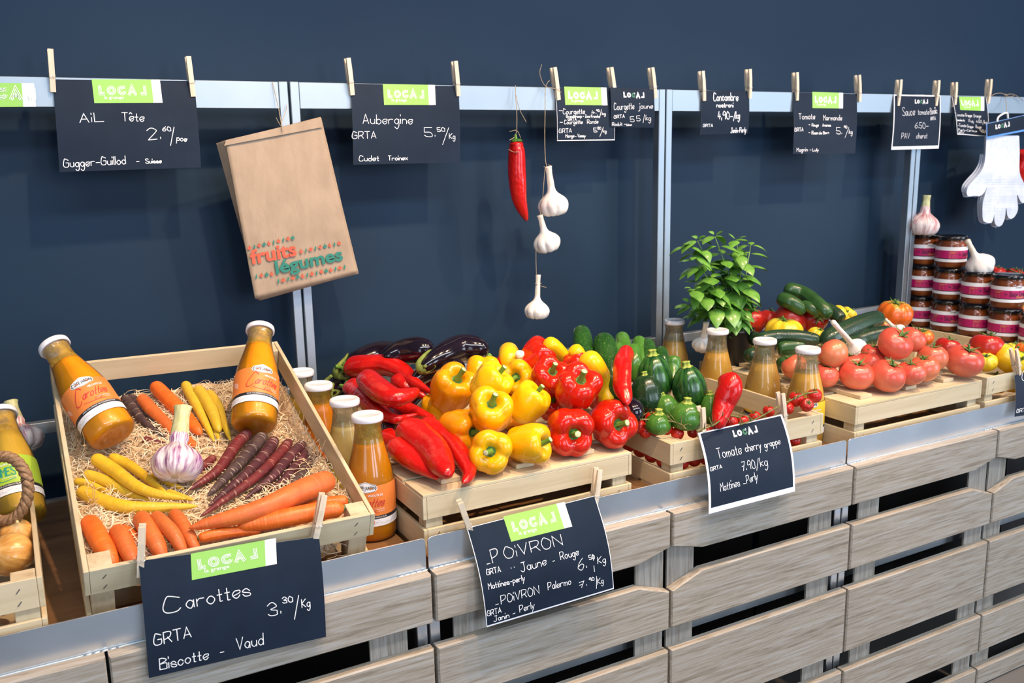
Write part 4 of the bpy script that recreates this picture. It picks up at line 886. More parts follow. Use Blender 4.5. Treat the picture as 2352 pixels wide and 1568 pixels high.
# garlic
gw = striped('white garlic skin', (.80, .76, .70), (.90, .88, .84), 9, .4, .6, .5); gws = striped('white garlic neck', (.78, .70, .56), (.88, .82, .70), 7, .4, .6, .6)
gp = striped('purple garlic skin', (.80, .72, .72), (.28, .07, .24), 13, .42, .62, .45, (.35, .0, (.84, .78, .74)))
gpn = striped('green garlic neck', (.50, .50, .22), (.62, .64, .36), 6, .4, .6, .5); gnt = plain('garlic root', (.55, .46, .33), .9)
gp2 = striped('rosy garlic skin', (.82, .72, .68), (.50, .17, .20), 12, .42, .62, .45, (.45, .1, (.84, .80, .75)))
def garlic(P, r, top, label, bulb=gw, neck=gws, lob=8, seed=0, neck_r=.2, bend=None, group='garlic bulbs', fall=0.0, sq=.86, amp=.085):
    P = np.asarray(P, float); top = np.asarray(top, float); d = top-P; Ln = np.linalg.norm(d); d /= Ln; A = axes(d, spin=seed); rr = random.Random(seed); ph = rr.uniform(0, 6)
    lw = [rr.uniform(.5, 1.3) for _ in range(lob)]
    def mod(s, th, rad, z):
        k = max(0, 1-abs(z+.1)/.95); return 1-amp*1.6*k*(1-np.abs(np.cos(lob*(th-ph)/2)))**1.4*np.array([lw[int(t/(2*np.pi)*lob) % lob] for t in th])+.05*np.sin(th+ph)*k
    prof = [(0, -.60), (.16, -.66), (.42, -.74), (.76, -.62), (.98, -.22), (.98, .12), (.80, .45), (.54, .70), (.34, .92), (neck_r*1.15, 1.18), (neck_r, 1.42)]
    V, Fc, UV = lathe(prof, 60, 44, mod, lambda s, th, rad, z: -.05*np.abs(np.cos(lob*(th-ph)/2))*(z < -.3)); V[:, 2] *= sq
    rt = empty('garlic', P-[0, 0, r*.8], label, 'garlic', group); X = frame(P, A); m = MB(); m.add(X(V*r), Fc, bulb, True, UV); m.obj('bulb', rt)
    a = P+d*(1.40*r*sq); b = top; mid = (a+b)/2+(np.array(bend) if bend is not None else 0)
    m = MB(); tube(m, [P+d*r*1.1*sq, a, mid, b], [r*neck_r*1.05, r*neck_r, r*neck_r*.86, r*neck_r*1.0], neck, 20, 14, lambda t, th: 1+.05*np.cos(5*th)+(.12*np.cos(2*th) if t > .95 else 0)); m.obj('stalk', rt)
    m = MB(); V, Fc, UV = lathe([(0, -.72), (.12, -.73), (.17, -.66), (.1, -.55)], 16, None, lambda s, th, rad, z: 1+.2*np.sin(7*th)); V[:, 2] *= sq; m.add(X(V*r), Fc, gnt, True); m.obj('root_plate', rt)
    return rt
# ---------------------------------------------------------------- carrots
co = banded('orange carrot skin', (.80, .17, .014), (.70, .12, .01), (.80, .36, .12), .48, 60, .30); cs = banded('salmon carrot skin', (.70, .165, .03), (.60, .115, .02), (.52, .22, .09), .55, 50, .3)
cy = banded('yellow carrot skin', (.82, .53, .025), (.72, .42, .02), (.80, .62, .18), .5, 55, .35); cy2 = banded('golden carrot skin', (.74, .50, .03), (.62, .43, .03), (.74, .58, .18), .5, 55, .35)
cp = banded('purple carrot skin', (.10, .018, .028), (.045, .014, .022), (.50, .34, .28), .6, 70, .8); cpr = banded('wine red carrot skin', (.19, .020, .022), (.10, .016, .022), (.55, .32, .25), .55, 60, .5); cpk = banded('dark purple carrot skin', (.035, .016, .022), (.10, .055, .045), (.42, .34, .26), .7, 75, .8)
cend = plain('carrot crown', (.16, .17, .05), .8)
CPR = [(0, 0), (.006, .45), (.025, .78), (.07, .97), (.2, 1.0), (.45, .86), (.7, .66), (.88, .42), (.96, .22), (.99, .09), (1, 0)]
def carrot(pts, rpx, mat, label, prof=CPR, group='orange carrots', crown=True, jit=.03, pos=None, taper=1.0):
    pos = pos or T; P = [pos(*q) for q in pts]; r = rpx/ppm(P[0]); rt = empty('carrot', np.mean(P, 0)-[0, 0, r], label, 'carrot', group)
    V, Fc, UV = rootbody(P, [(a, b*r) for a, b in prof], 56, 20, jit=jit, seed=hash_(label)); m = MB(); m.add(V, Fc, mat, True, UV); m.obj('root', rt)
    if crown:
        d = P[0]-P[1]; d /= np.linalg.norm(d); V, Fc, UV = lathe([(0, .16), (.16, .15), (.3, .04), (.42, -.12)], 14, None, lambda s, th, r_, z: 1+.15*np.sin(5*th)); m = MB(); m.add(frame(P[0]+d*r*.0, axes(d))(V*r), Fc, cend, True); m.obj('crown', rt)
    return rt
long_ = [(0, 0), (.005, .4), (.02, .75), (.06, .96), (.2, 1.0), (.5, .88), (.75, .66), (.9, .45), (.965, .25), (.99, .10), (1, 0)]
st = [(0, 0), (.01, .4), (.04, .75), (.1, .96), (.4, 1), (.7, .9), (.9, .7), (.97, .4), (1, 0)]
bg_ = 'orange carrots at the back of the tilted crate'
carrot([(352, 882, -.018), (385, 915, -.020), (425, 955, -.022), (462, 998, -.024)], 17, co, 'bright orange carrot lying on top at the back, behind the purple garlic', st, bg_, False)
carrot([(322, 912, -.024), (345, 940, -.026), (375, 970, -.028), (405, 1000, -.028)], 16, cs, 'salmon coloured carrot beside the bright orange one at the back', st, bg_, False)
carrot([(395, 985, -.03), (420, 1005, -.03), (450, 1025, -.03)], 12, co, 'orange carrot tip behind the purple garlic stalk', st, bg_, False)
dg_ = 'dark carrots beside the left bottle'
carrot([(284, 912, -.024), (310, 945, -.024), (340, 978, -.026), (385, 1008, -.028)], 12, cpk, 'grey purple carrot beside the left bottle, lower one', CPR, dg_)
carrot([(296, 910, -.03), (330, 938, -.03), (362, 972, -.03), (398, 1002, -.03)], 12, cpk, 'dark purple carrot behind the grey one beside the left bottle', CPR, dg_)
carrot([(330, 1010, -.03), (350, 1015, -.03), (385, 1020, -.03)], 10, cpr, 'small wine red carrot tip under the dark ones', CPR, dg_, False)
ybg = 'yellow carrots at the back by the standing bottle'
carrot([(424, 880, -.02), (446, 920, -.02), (470, 968, -.022), (492, 1014, -.026)], 12, cy2, 'leftmost yellow carrot of the back bunch', long_, ybg)
carrot([(452, 890, -.012), (474, 920, -.012), (492, 955, -.014), (504, 992, -.02)], 14, cy2, 'middle yellow carrot of the back bunch, lying on top', st, ybg)
carrot([(478, 900, -.02), (500, 930, -.02), (512, 965, -.02), (530, 1012, -.026)], 11, cy2, 'rightmost yellow carrot of the back bunch', long_, ybg)
carrot([(490, 975, -.03), (498, 995, -.03), (504, 1016, -.032)], 8, cy2, 'little yellow carrot tip under the back bunch', long_, ybg, False)
yfg = 'yellow carrots at the left of the tilted crate'
carrot([(215, 1050, -.008), (262, 1080, -.006), (330, 1125, -.008), (428, 1146, -.018)], 16, cy, 'thick yellow carrot lying uppermost in the left bunch', long_, yfg)
carrot([(252, 1048, -.02), (300, 1070, -.02), (350, 1108, -.02), (385, 1135, -.024)], 12, cy, 'yellow carrot behind the uppermost one, head by the bottle base', long_, yfg)
carrot([(350, 1090, -.026), (385, 1108, -.026), (424, 1123, -.03)], 9, cy, 'slim yellow carrot under the purple garlic', long_, yfg, False)
carrot([(193, 1088, -.022), (240, 1105, -.022), (290, 1130, -.024), (345, 1150, -.026)], 14, cy2, 'dull golden carrot under the thick yellow one', long_, yfg)
carrot([(172, 1104, -.024), (200, 1110, -.024), (235, 1124, -.026), (260, 1135, -.028)], 9, cy, 'small bright yellow carrot at the left board', long_, yfg)
carrot([(184, 1126, -.016), (235, 1150, -.014), (310, 1165, -.016), (455, 1162, -.024)], 17, cy, 'big yellow carrot lying lowest in the left bunch, long straight tip', long_, yfg)
carrot([(385, 1130, -.028), (415, 1140, -.028), (445, 1148, -.03)], 9, cy2, 'golden carrot tip beside the uppermost yellow one', long_, yfg, False)
pg_ = 'purple carrots fanned out in the tilted crate'
for i, (pts, r, mt, lb) in enumerate([
    ([(492, 1050, -.024), (470, 1068, -.024), (440, 1088, -.026), (404, 1101, -.03)], 10, cpr, 'thin wine red carrot at the left of the fan, tip by the garlic'),
    ([(572, 992, -.014), (540, 1024, -.014), (500, 1080, -.018), (432, 1126, -.028)], 14, cpr, 'wine red carrot with a brownish head under the standing bottle'),
    ([(606, 998, -.012), (575, 1036, -.010), (530, 1085, -.012), (476, 1140, -.022)], 15, cpk, 'blackish carrot with a pale scar, third in the fan'),
    ([(632, 1008, -.016), (606, 1048, -.014), (560, 1095, -.016), (478, 1163, -.03)], 14, cp, 'deep purple carrot in the middle of the fan'),
    ([(666, 1012, -.014), (636, 1050, -.010), (585, 1098, -.010), (458, 1188, -.022)], 12, cpr, 'long wine red carrot reaching furthest to the front'),
    ([(698, 1018, -.014), (665, 1050, -.012), (625, 1095, -.014), (562, 1146, -.026)], 13, cp, 'purple carrot with pale rings, fifth from the left of the fan'),
    ([(712, 1034, -.022), (685, 1065, -.022), (650, 1105, -.024), (598, 1142, -.03)], 13, cp, 'brown purple carrot near the right board'),
    ([(732, 1046, -.024), (708, 1070, -.024), (685, 1100, -.026), (655, 1130, -.03)], 15, cpk, 'almost black stubby carrot at the right end of the fan'),
    ([(520, 1060, -.032), (480, 1095, -.032), (452, 1118, -.032)], 9, cpk, 'dark carrot in the shade under the first ones of the fan')]):
    carrot(pts, r, mt, lb, long_, pg_, i != 0, .03)
fg = 'orange carrots at the front right of the tilted crate'
carrot([(762, 1100, .004), (700, 1124, .010), (590, 1172, .010), (432, 1213, -.006)], 26, cs, 'largest orange carrot, lying across the front right with a dusty tip', long_, fg)
carrot([(790, 1166, -.004), (720, 1176, -.002), (640, 1192, -.004), (544, 1210, -.012)], 21, co, 'orange carrot along the front board, under the largest one', st, fg)
carrot([(800, 1152, -.026), (740, 1158, -.026), (680, 1172, -.026)], 16, co, 'orange carrot behind the front one at the corner post', st, fg)
carrot([(455, 1236, -.020), (500, 1226, -.018), (545, 1220, -.02), (600, 1220, -.02)], 13, co, 'orange carrot with a brown head pressed against the front board', st, fg)
lg = 'orange carrots at the front left of the tilted crate'
carrot([(204, 1196, -.022), (222, 1228, -.020), (245, 1268, -.024), (262, 1310, -.034)], 23, co, 'orange carrot in the front left corner beside the post', st, lg, False)
carrot([(228, 1222, -.034), (250, 1255, -.034), (282, 1300, -.04)], 12, co, 'orange carrot hidden behind the front left one', st, lg, False)
carrot([(266, 1216, -.022), (282, 1240, -.020), (298, 1272, -.024), (314, 1310, -.034)], 20, cs, 'second orange carrot from the left along the front board', st, lg, False)
carrot([(272, 1210, -.034), (300, 1225, -.034), (325, 1250, -.036)], 13, co, 'greenish headed orange carrot behind the left peg', st, lg)
carrot([(322, 1186, -.020), (340, 1215, -.018), (360, 1250, -.022), (376, 1290, -.034)], 21, cs, 'salmon orange carrot just right of the left peg', st, lg, False)
carrot([(354, 1184, -.012), (378, 1205, -.010), (402, 1232, -.014), (424, 1275, -.030)], 17, cs, 'front leg of the forked orange carrot by the front board', st, lg, False)
carrot([(398, 1178, -.022), (418, 1205, -.022), (436, 1235, -.026), (452, 1268, -.034)], 17, cs, 'orange carrot crossing behind the forked one', st, lg, False)
for i, (a, w_) in enumerate(((.16, 'left'), (.42, 'middle'), (.68, 'right'), (.86, 'far right'))):
    A_ = tFL+tu*(a*TW)+tv*.03-tn*.062; B_ = A_+tu*.09+tv*.02
    carrot([(0, 0, 0), (0, 0, 1)], 16, co, 'orange carrot seen through the slot of the front boards, '+w_, st, 'orange carrots behind the slot', False, pos=lambda x, y, w, A_=A_, B_=B_: A_ if w == 0 else B_)
# ---------------------------------------------------------------- bottles
BP = [(0, .004), (.036, .0), (.044, .002), (.0475, .010), (.048, .03), (.048, .105), (.0465, .125), (.043, .145), (.038, .165), (.0325, .187), (.0285, .207), (.0265, .224), (.0268, .232)]
def brad(z): return float(np.interp(z, [p[1] for p in BP[4:]], [p[0] for p in BP[4:]]))
LAB = dict(carrot=((.80, .24, .05), (.60, .035, .04), 'Carottes', 'VELOUTE DE'), squash=((.82, .58, .03), (.70, .18, .03), 'Courges', 'VELOUTE DE'), veg=((.38, .58, .05), (.02, .30, .22), 'LEGUMES', 'SOUPE DE'))
def bottle(base, d, spin, liquid, label, lab=None, fill=.190, fm=None, k=1.0, group='glass bottles of vegetable soup'):
    base = np.asarray(base, float); A = axes(d, hint=(0, -1, 0)); 
    # local -y faces the viewer side
    z = A[2]; y = np.array([0, 1., 0])-z*z[1]; y /= np.linalg.norm(y); x = np.cross(y, z); c, s = math.cos(spin), math.sin(spin); A = np.array([x*c+y*s, -x*s+y*c, z])
    X = lambda V: base+(np.asarray(V)*k) @ A
    rt = empty('soup_bottle', base, label, 'bottle', group)
    m = MB(); V, Fc, UV = lathe(BP+[(.0285, .234), (.0285, .250)], 48, 60); m.add(X(V), Fc, glass_m, True); m.obj('glass', rt)
    pr = [(0, .006)]+[(r-.0014, z_+.001) for r, z_ in BP[2:] if z_ < fill-.004]+[(brad(fill)-.0014, fill), (0, fill)]
    m = MB(); V, Fc, UV = lathe(pr, 40); m.add(X(V), Fc, soup[liquid], True); m.obj('soup', rt)
    m = MB(); pr = [(brad(fill)-.0016, fill)]+[(r-.0016, z_) for r, z_ in BP if z_ > fill]+[(.0262, .240)]; V, Fc, UV = lathe(pr, 36); m.add(X(V), Fc, fm or filmd_m, True); m.obj('residue', rt)
    m = MB(); V, Fc, UV = lathe([(0, .2525), (.022, .2525), (.0245, .2540), (.0290, .2540), (.0312, .2520), (.0318, .2480), (.0318, .2425), (.0308, .2410), (.0285, .2415)], 44, None, smooth=False); m.add(X(V), Fc, lid_m, True); m.obj('lid', rt)
    if lab:
        bgc, ink, word, small = LAB[lab]
        S = lambda Q, lift=0: X(np.array([((brad(q[1])+.0006+lift)*math.sin(q[0]/.048), -(brad(q[1])+.0006+lift)*math.cos(q[0]/.048), q[1]) for q in np.asarray(Q)]))
        lm = plain('label '+lab, bgc, .42); im = plain('ink '+lab, ink, .45); bk = plain('label black', (.02, .02, .025), .45); w_ = .096
        m = MB(); rect(m, S, [(-w_, .120), (w_, .120), (w_, .058), (-w_, .058)], lm, 0, 40, 4); L_ = m.obj('label', rt)
        m = MB(); rect(m, S, [(-w_, .058), (w_, .058), (w_, .051), (-w_, .051)], bk, 0, 40, 1); m.obj('black_band', L_)
        m = MB(); rect(m, S, [(-w_, .051), (w_, .051), (w_, .036), (-w_, .036)], white_m, 0, 40, 1)
        rr = random.Random(5); gm = plain('pale grey leaf print', (.70, .71, .74), .5)
        for i in range(34):
            cx = -w_+.004+i*.0056; cz = .0435+rr.uniform(-.003, .003); a = rr.uniform(0, 3.1); t = np.linspace(0, 2*np.pi, 9)[:-1]; E = np.c_[.0032*np.cos(t), .0015*np.sin(t)]; E = E @ np.array([[math.cos(a), math.sin(a)], [-math.sin(a), math.cos(a)]])+[cx, cz]; m.add(S(E, .0003), [list(range(8))], gm, False)
        m.obj('leaf_band', L_)
        m = MB(); hx = [(-.024, .113), (-.020, .120), (0, .1265), (.020, .120), (.024, .113), (.020, .1075), (0, .104), (-.020, .1075)]; hx = [(x_-.004, z_+.002) for x_, z_ in hx]; C = np.array(hx).mean(0)
        def fan(P, mt, lift):
            P = np.array(P); D = np.vstack([crom(np.vstack([P[i], P[(i+1) % len(P)]]), 5)[:-1] for i in range(len(P))]); Cn = P.mean(0); grid = np.vstack([Cn, D]); n = len(D); m.add(S(grid, lift), [[0, 1+i, 1+(i+1) % n][::-1] for i in range(n)], mt, False)
        fan(hx, white_m, .0005); fan([C+(np.array(p)-C)*.92 for p in hx], bk, .0007); fan([C+(np.array(p)-C)*.87 for p in hx], white_m, .0009)
        printed(m, S, 'CÔTÉ JARDIN', (-.0235, .1125), (.0155, .1125), .0072, bk, .0012, .008); m.obj('badge', L_)
        m = MB(); printed(m, S, small, (.000, .0985), (.030, .0985), .0040, white_m, .0005, .02)
        if lab == 'veg':
            write(m, S, word, (-.026, .076), (.030, .076), .017, .0022, im, .0006); P = crom([(-.03, .066), (-.01, .070), (.01, .064), (.03, .068)], 20); V, Fc = ribbon(P, .0012); m.add(S(V, .0006), Fc, im, False)
        else:
            Sl = lambda Q, lift=0: S(np.c_[np.asarray(Q)[:, 0]+(np.asarray(Q)[:, 1]-.078)*.45, np.asarray(Q)[:, 1]], lift)
            write(m, Sl, word[0], (-.036, .073), (-.022, .073), .034, .0016, im, .0006); write(m, Sl, word[1:], (-.019, .078), (.030, .078), .0185, .0016, im, .0006)
            P = crom([(-.022, .070), (-.006, .066), (.006, .0655), (.016, .070), (.008, .072), (.0, .067), (.02, .064)], 26); V, Fc = ribbon(P, .0009); m.add(S(V, .0006), Fc, im, False)
        printed(m, S, 'UNION MARAICHERE', (.006, .0705), (.032, .0705), .0022, white_m, .0005); printed(m, S, 'DE GENEVE', (.020, .0665), (.032, .0665), .0022, white_m, .0005)
        printed(m, S, 'SANS COLORANT NI CONSERVATEUR', (-.034, .0532), (.036, .0532), .0030, white_m, .0005)
        for i in range(7): q = (-.072+.002*i+.001*(i % 2), .092-.001*i); V, Fc = ribbon([q, (q[0]+.003, q[1]-.014+.001*(i % 3))], .0007); m.add(S(V, .0005), Fc, white_m, False)
        m.obj('lettering', L_)
    return rt
def stand(lpx, lpy, liquid, label, lab=None, spin=0, **k):
    P = aZ(lpx, lpy, SH+.2545); P[2] = SH; return bottle(P, (0, 0, 1), spin, liquid, label, lab, **k)
stand(843, 949, 'deep', 'orange soup bottle standing at the front between the carrot crate and the peppers', 'carrot', -.48, fm=film_m, fill=.198)
stand(791, 914, 'pale', 'pale yellow soup bottle, second from the front beside the carrot crate', 'squash', .2, fill=.198)
stand(731, 879, 'bright', 'bright orange soup bottle, third from the front beside the carrot crate', 'carrot', .2, fm=film_m, fill=.21)
stand(690, 849, 'olive', 'olive green soup bottle farthest back beside the carrot crate', 'veg', .2)
stand(1549, 733, 'honey', 'light soup bottle farthest back on the right, near the steel post', 'squash', 2.9)
stand(1648, 755, 'gold', 'light soup bottle with a garlic behind, second from the back on the right', 'squash', 2.9)
stand(1757, 777, 'honey', 'light soup bottle behind the open crate, third from the back on the right', 'squash', 2.9)
stand(1856, 797, 'gold', 'yellow soup bottle at the front on the right, squash label low down', 'squash', -.55)
b1 = T(262, 1002, .012); t1 = aR(121, 790, b1, .2545, far=True); bottle(b1, t1-b1, .25, 'orange', 'orange soup bottle leaning left out of the tilted crate', 'carrot', fm=film_m, fill=.195)
b2 = T(583, 980, .004); t2 = aR(598, 752, b2, .2545, far=True); bottle(b2, t2-b2, -.02, 'orange', 'orange soup bottle standing upright in the tilted crate', 'carrot', fm=film_m, fill=.198)
def U(px, py, z): return aZ(px, py, z)
b3 = aZ(48, 1195, .88); t3 = aR(0, 945, b3, .2545, far=True); bottle(b3, t3-b3, -.45, 'olive', 'olive soup bottle with a green label at the left edge, inside the wicker ring', 'veg', fm=film_m)
# ---------------------------------------------------------------- garlic
P = T(405, 1062, .018); garlic(P, 58/ppm(P), T(420, 935, .09), 'large purple striped garlic bulb with a thick green stalk in the carrot crate', gp, gpn, 9, 3, .34)
P = aZ(52, 1008, .955); garlic(P, 44/ppm(P), aZ(24, 922, 1.03), 'rosy garlic bulb beside the soup bottle at the left edge', gp2, gpn, 8, 5, .33)
P = aZ(2121, 516, 1.235); JX = 3.0
P = aY(2121, 516, 2.22); garlic(P, 35/ppm(P), aY(2129, 448, 2.22), 'rosy garlic bulb with green stalk on top of the jar tower', gp2, gpn, 7, 8, .26)
P = aY(2250, 608, 2.02); garlic(P, 32/ppm(P), aY(2222, 552, 2.03), 'white garlic bulb lying on the third column of jars', gw, gws, 7, 9, .2)
P = aZ(1966, 800, .985); garlic(P, 26/ppm(P), aZ(1913, 739, 1.075), 'white garlic bulb with a long pale stalk lying on the pink tomatoes', gw, gw, 9, 12, .24)
P = aZ(2062, 760, 1.0); garlic(P, 18/ppm(P), aZ(2034, 733, 1.03), 'garlic bulb hidden behind the pink tomatoes, only its thin stalk showing', gw, gws, 7, 13, .22)
P = aZ(1614, 790, .99); garlic(P, 24/ppm(P), aZ(1622, 740, 1.06), 'white garlic bulb half hidden behind the second bottle', gw, gws, 8, 14, .3)
P = aZ(1186, 850, 1.04); garlic(P, 22/ppm(P), aZ(1194, 812, 1.10), 'garlic bulb buried behind the peppers, its dry stalk sticking out', gw, gws, 8, 15, .42)
HY = 2.205
P = aY(1271, 470, HY); g1 = garlic(P, 36/ppm(P), aY(1259, 382, HY), 'top garlic bulb of the three hanging on the string', gw, gws, 9, 16, .22, group='garlic hanging on a string')
P = aY(1256, 556, HY); garlic(P, 32/ppm(P), aY(1240, 494, HY), 'middle garlic bulb of the three hanging on the string', gw, gws, 8, 17, .22, group='garlic hanging on a string')
P = aY(1233, 712, HY); garlic(P, 29/ppm(P), aY(1236, 631, HY), 'lowest garlic bulb of the three hanging on the string', gw, gws, 9, 18, .2, group='garlic hanging on a string')
def string(pts, r, label, Y=HY, mat=None, cat='string', group='hemp strings'):
    m = MB(); P = [aY(q[0], q[1], q[2] if len(q) > 2 else Y) for q in pts]; tube(m, P, r, mat or twine_m, None, 6, lambda t, th: 1+.15*np.cos(2*th+t*60)); return tag(m.obj('string'), label, cat, group)
s_ = string([(1262, 185, 2.215), (1253, 200, 2.222), (1252, 250), (1251, 320), (1253, 370), (1258, 386)], .0011, 'long hemp string holding the three garlic bulbs')
for pts in ([(1244, 148, 2.22), (1240, 170, 2.22), (1252, 197, 2.22), (1275, 204, 2.214), (1289, 212, 2.212)], [(1252, 386), (1249, 420), (1246, 460), (1240, 498)], [(1231, 570), (1231, 600), (1232, 632)], [(1230, 652), (1240, 656), (1255, 660)], [(1249, 382), (1258, 388), (1266, 382), (1259, 378)], [(1229, 650), (1236, 654), (1243, 650)]):
    m = MB(); tube(m, [aY(q[0], q[1], q[2] if len(q) > 2 else HY-.004) for q in pts], .0009, twine_m, None, 6); m.obj('string_end', s_)
longp([(1186, 322), (1187, 350), (1188, 400), (1193, 455), (1210, 508)], 20, 'long red pepper hanging on a string from the rail', stem=(1183, 309), pos=lambda x, y: aY(x, y, HY), group='hanging peppers', jit=.05, prof=[(0, 0), (.012, .5), (.04, .8), (.08, .82), (.12, .95), (.3, 1.02), (.5, 1.0), (.7, .85), (.86, .6), (.95, .35), (.985, .18), (1, 0)])
s_ = string([(1184, 196, 2.222), (1184, 215, 2.222), (1187, 260), (1187, 300)], .0010, 'hemp string holding the hanging red pepper')
for pts in ([(1185, 218, 2.22), (1193, 250, 2.215), (1209, 281, 2.21)], [(1170, 302), (1187, 300), (1196, 317)], [(1187, 300), (1182, 314), (1170, 322)], [(1168, 343, HY-.02), (1180, 349, HY-.024), (1195, 347, HY-.022), (1201, 338, HY-.016)]): m = MB(); tube(m, [aY(q[0], q[1], q[2] if len(q) > 2 else HY) for q in pts], .0009, twine_m, None, 6); m.obj('string_end', s_)
longp([(2352, 342), (2350, 370), (2347, 400), (2352, 425)], 16, 'long red pepper hanging at the right edge behind the gloves', pos=lambda x, y: aY(x, y, HY), group='hanging peppers', jit=.1, prof=fat)
longp([(2358, 375), (2353, 400), (2356, 430), (2362, 450)], 14, 'lower red pepper hanging at the right edge behind the gloves', pos=lambda x, y: aY(x, y, HY+.02), group='hanging peppers', jit=.1, prof=fat)
# ---------------------------------------------------------------- onions and wicker basket in the left crate
on = striped('onion skin', (.60, .28, .06), (.74, .42, .12), 8, .4, .6, .3, (.75, 1.0, (.80, .66, .34)), coat=.4)
def onion(px, py, z, rpx, ax, label):
    P = aZ(px, py, z); r = rpx/ppm(P); A = axes(cdir(*ax)); X = frame(P, A); rt = empty('onion', P-[0, 0, r*.85], label, 'onion', 'onions in the left crate')
    V, Fc, UV = lathe([(0, -.86), (.2, -.86), (.6, -.72), (.95, -.25), (1, .1), (.85, .52), (.5, .78), (.24, .95), (.12, 1.12), (.08, 1.3), (0, 1.32)], 40, 36, lambda s, th, r_, z_: 1+.012*np.cos(9*th)); m = MB(); m.add(X(V*r), Fc, on, True, UV); m.obj('bulb', rt)
    m = MB(); V, Fc, UV = lathe([(0, -.88), (.12, -.90), (.16, -.84)], 12, None, lambda s, th, r_, z_: 1+.3*np.sin(5*th)); m.add(X(V*r), Fc, gnt, True); m.obj('root_plate', rt)
for a in [(38, 1228, .905, 37, (.3, .7, .5), 'onion under the wicker ring'), (28, 1272, .90, 49, (-.5, .3, .8), 'front onion at the crate corner, showing its pale side'), (-40, 1270, .90, 45, (.2, .8, .5), 'onion at the very edge of the photo'), (2, 1385, .845, 30, (.2, .6, .7), 'onion seen through the slot of the left crate')]: onion(*a)
wick = striped('wicker', (.20, .105, .045), (.34, .20, .10), 5, .4, .6, .6)
rt = empty('wicker_basket', aZ(-60, 1190, .83), 'light brown wicker basket, its twisted ring handle in front of the green labelled bottle', 'basket')
Cn = aZ(8, 1122, .99); e1 = RM[0]; e2 = -RM[1]; sc = 1/ppm(Cn)
for k, nm in ((0, 'ring_handle'),):
    m = MB()
    for j in range(3):
        th = np.linspace(0, 2*np.pi, 90); q = []
        for t in th: c = Cn+e1*(57*sc*math.cos(t+.25))+e2*(74*sc*math.sin(t+.25)); rad = (c-Cn)/np.linalg.norm(c-Cn); a = 9*t+j*2.094; q.append(c+(rad*math.cos(a)-RM[2]*math.sin(a))*6.5*sc)
        V, Fc, UV = sweepVF(np.array(q), np.full(90, 7.5*sc), 10, None, False); m.add(V, Fc, wick, True, UV*[30, 1])
    m.obj(nm, rt)
m = MB(); bc = np.array([-.235, 1.72, SH+.02])
for i in range(16):
    z = .008+i*.0115; r = .12+.02*i/16; th = np.linspace(0, 2*np.pi, 97); q = np.c_[bc[0]+(r*.8+.003*np.cos(16*th+i*np.pi))*np.cos(th), bc[1]+(r+.003*np.cos(16*th+i*np.pi))*np.sin(th), np.full(97, bc[2]+z)]; V, Fc, UV = sweepVF(q, np.full(97, .0055), 7, None, False); m.add(V, Fc, wick, True, UV*[20, 1])
V, Fc, UV = lathe([(0, 0), (.09, 0), (.1, .004)], 24); m.add(V+bc, Fc, wick, True, UV); m.obj('woven_body', rt)
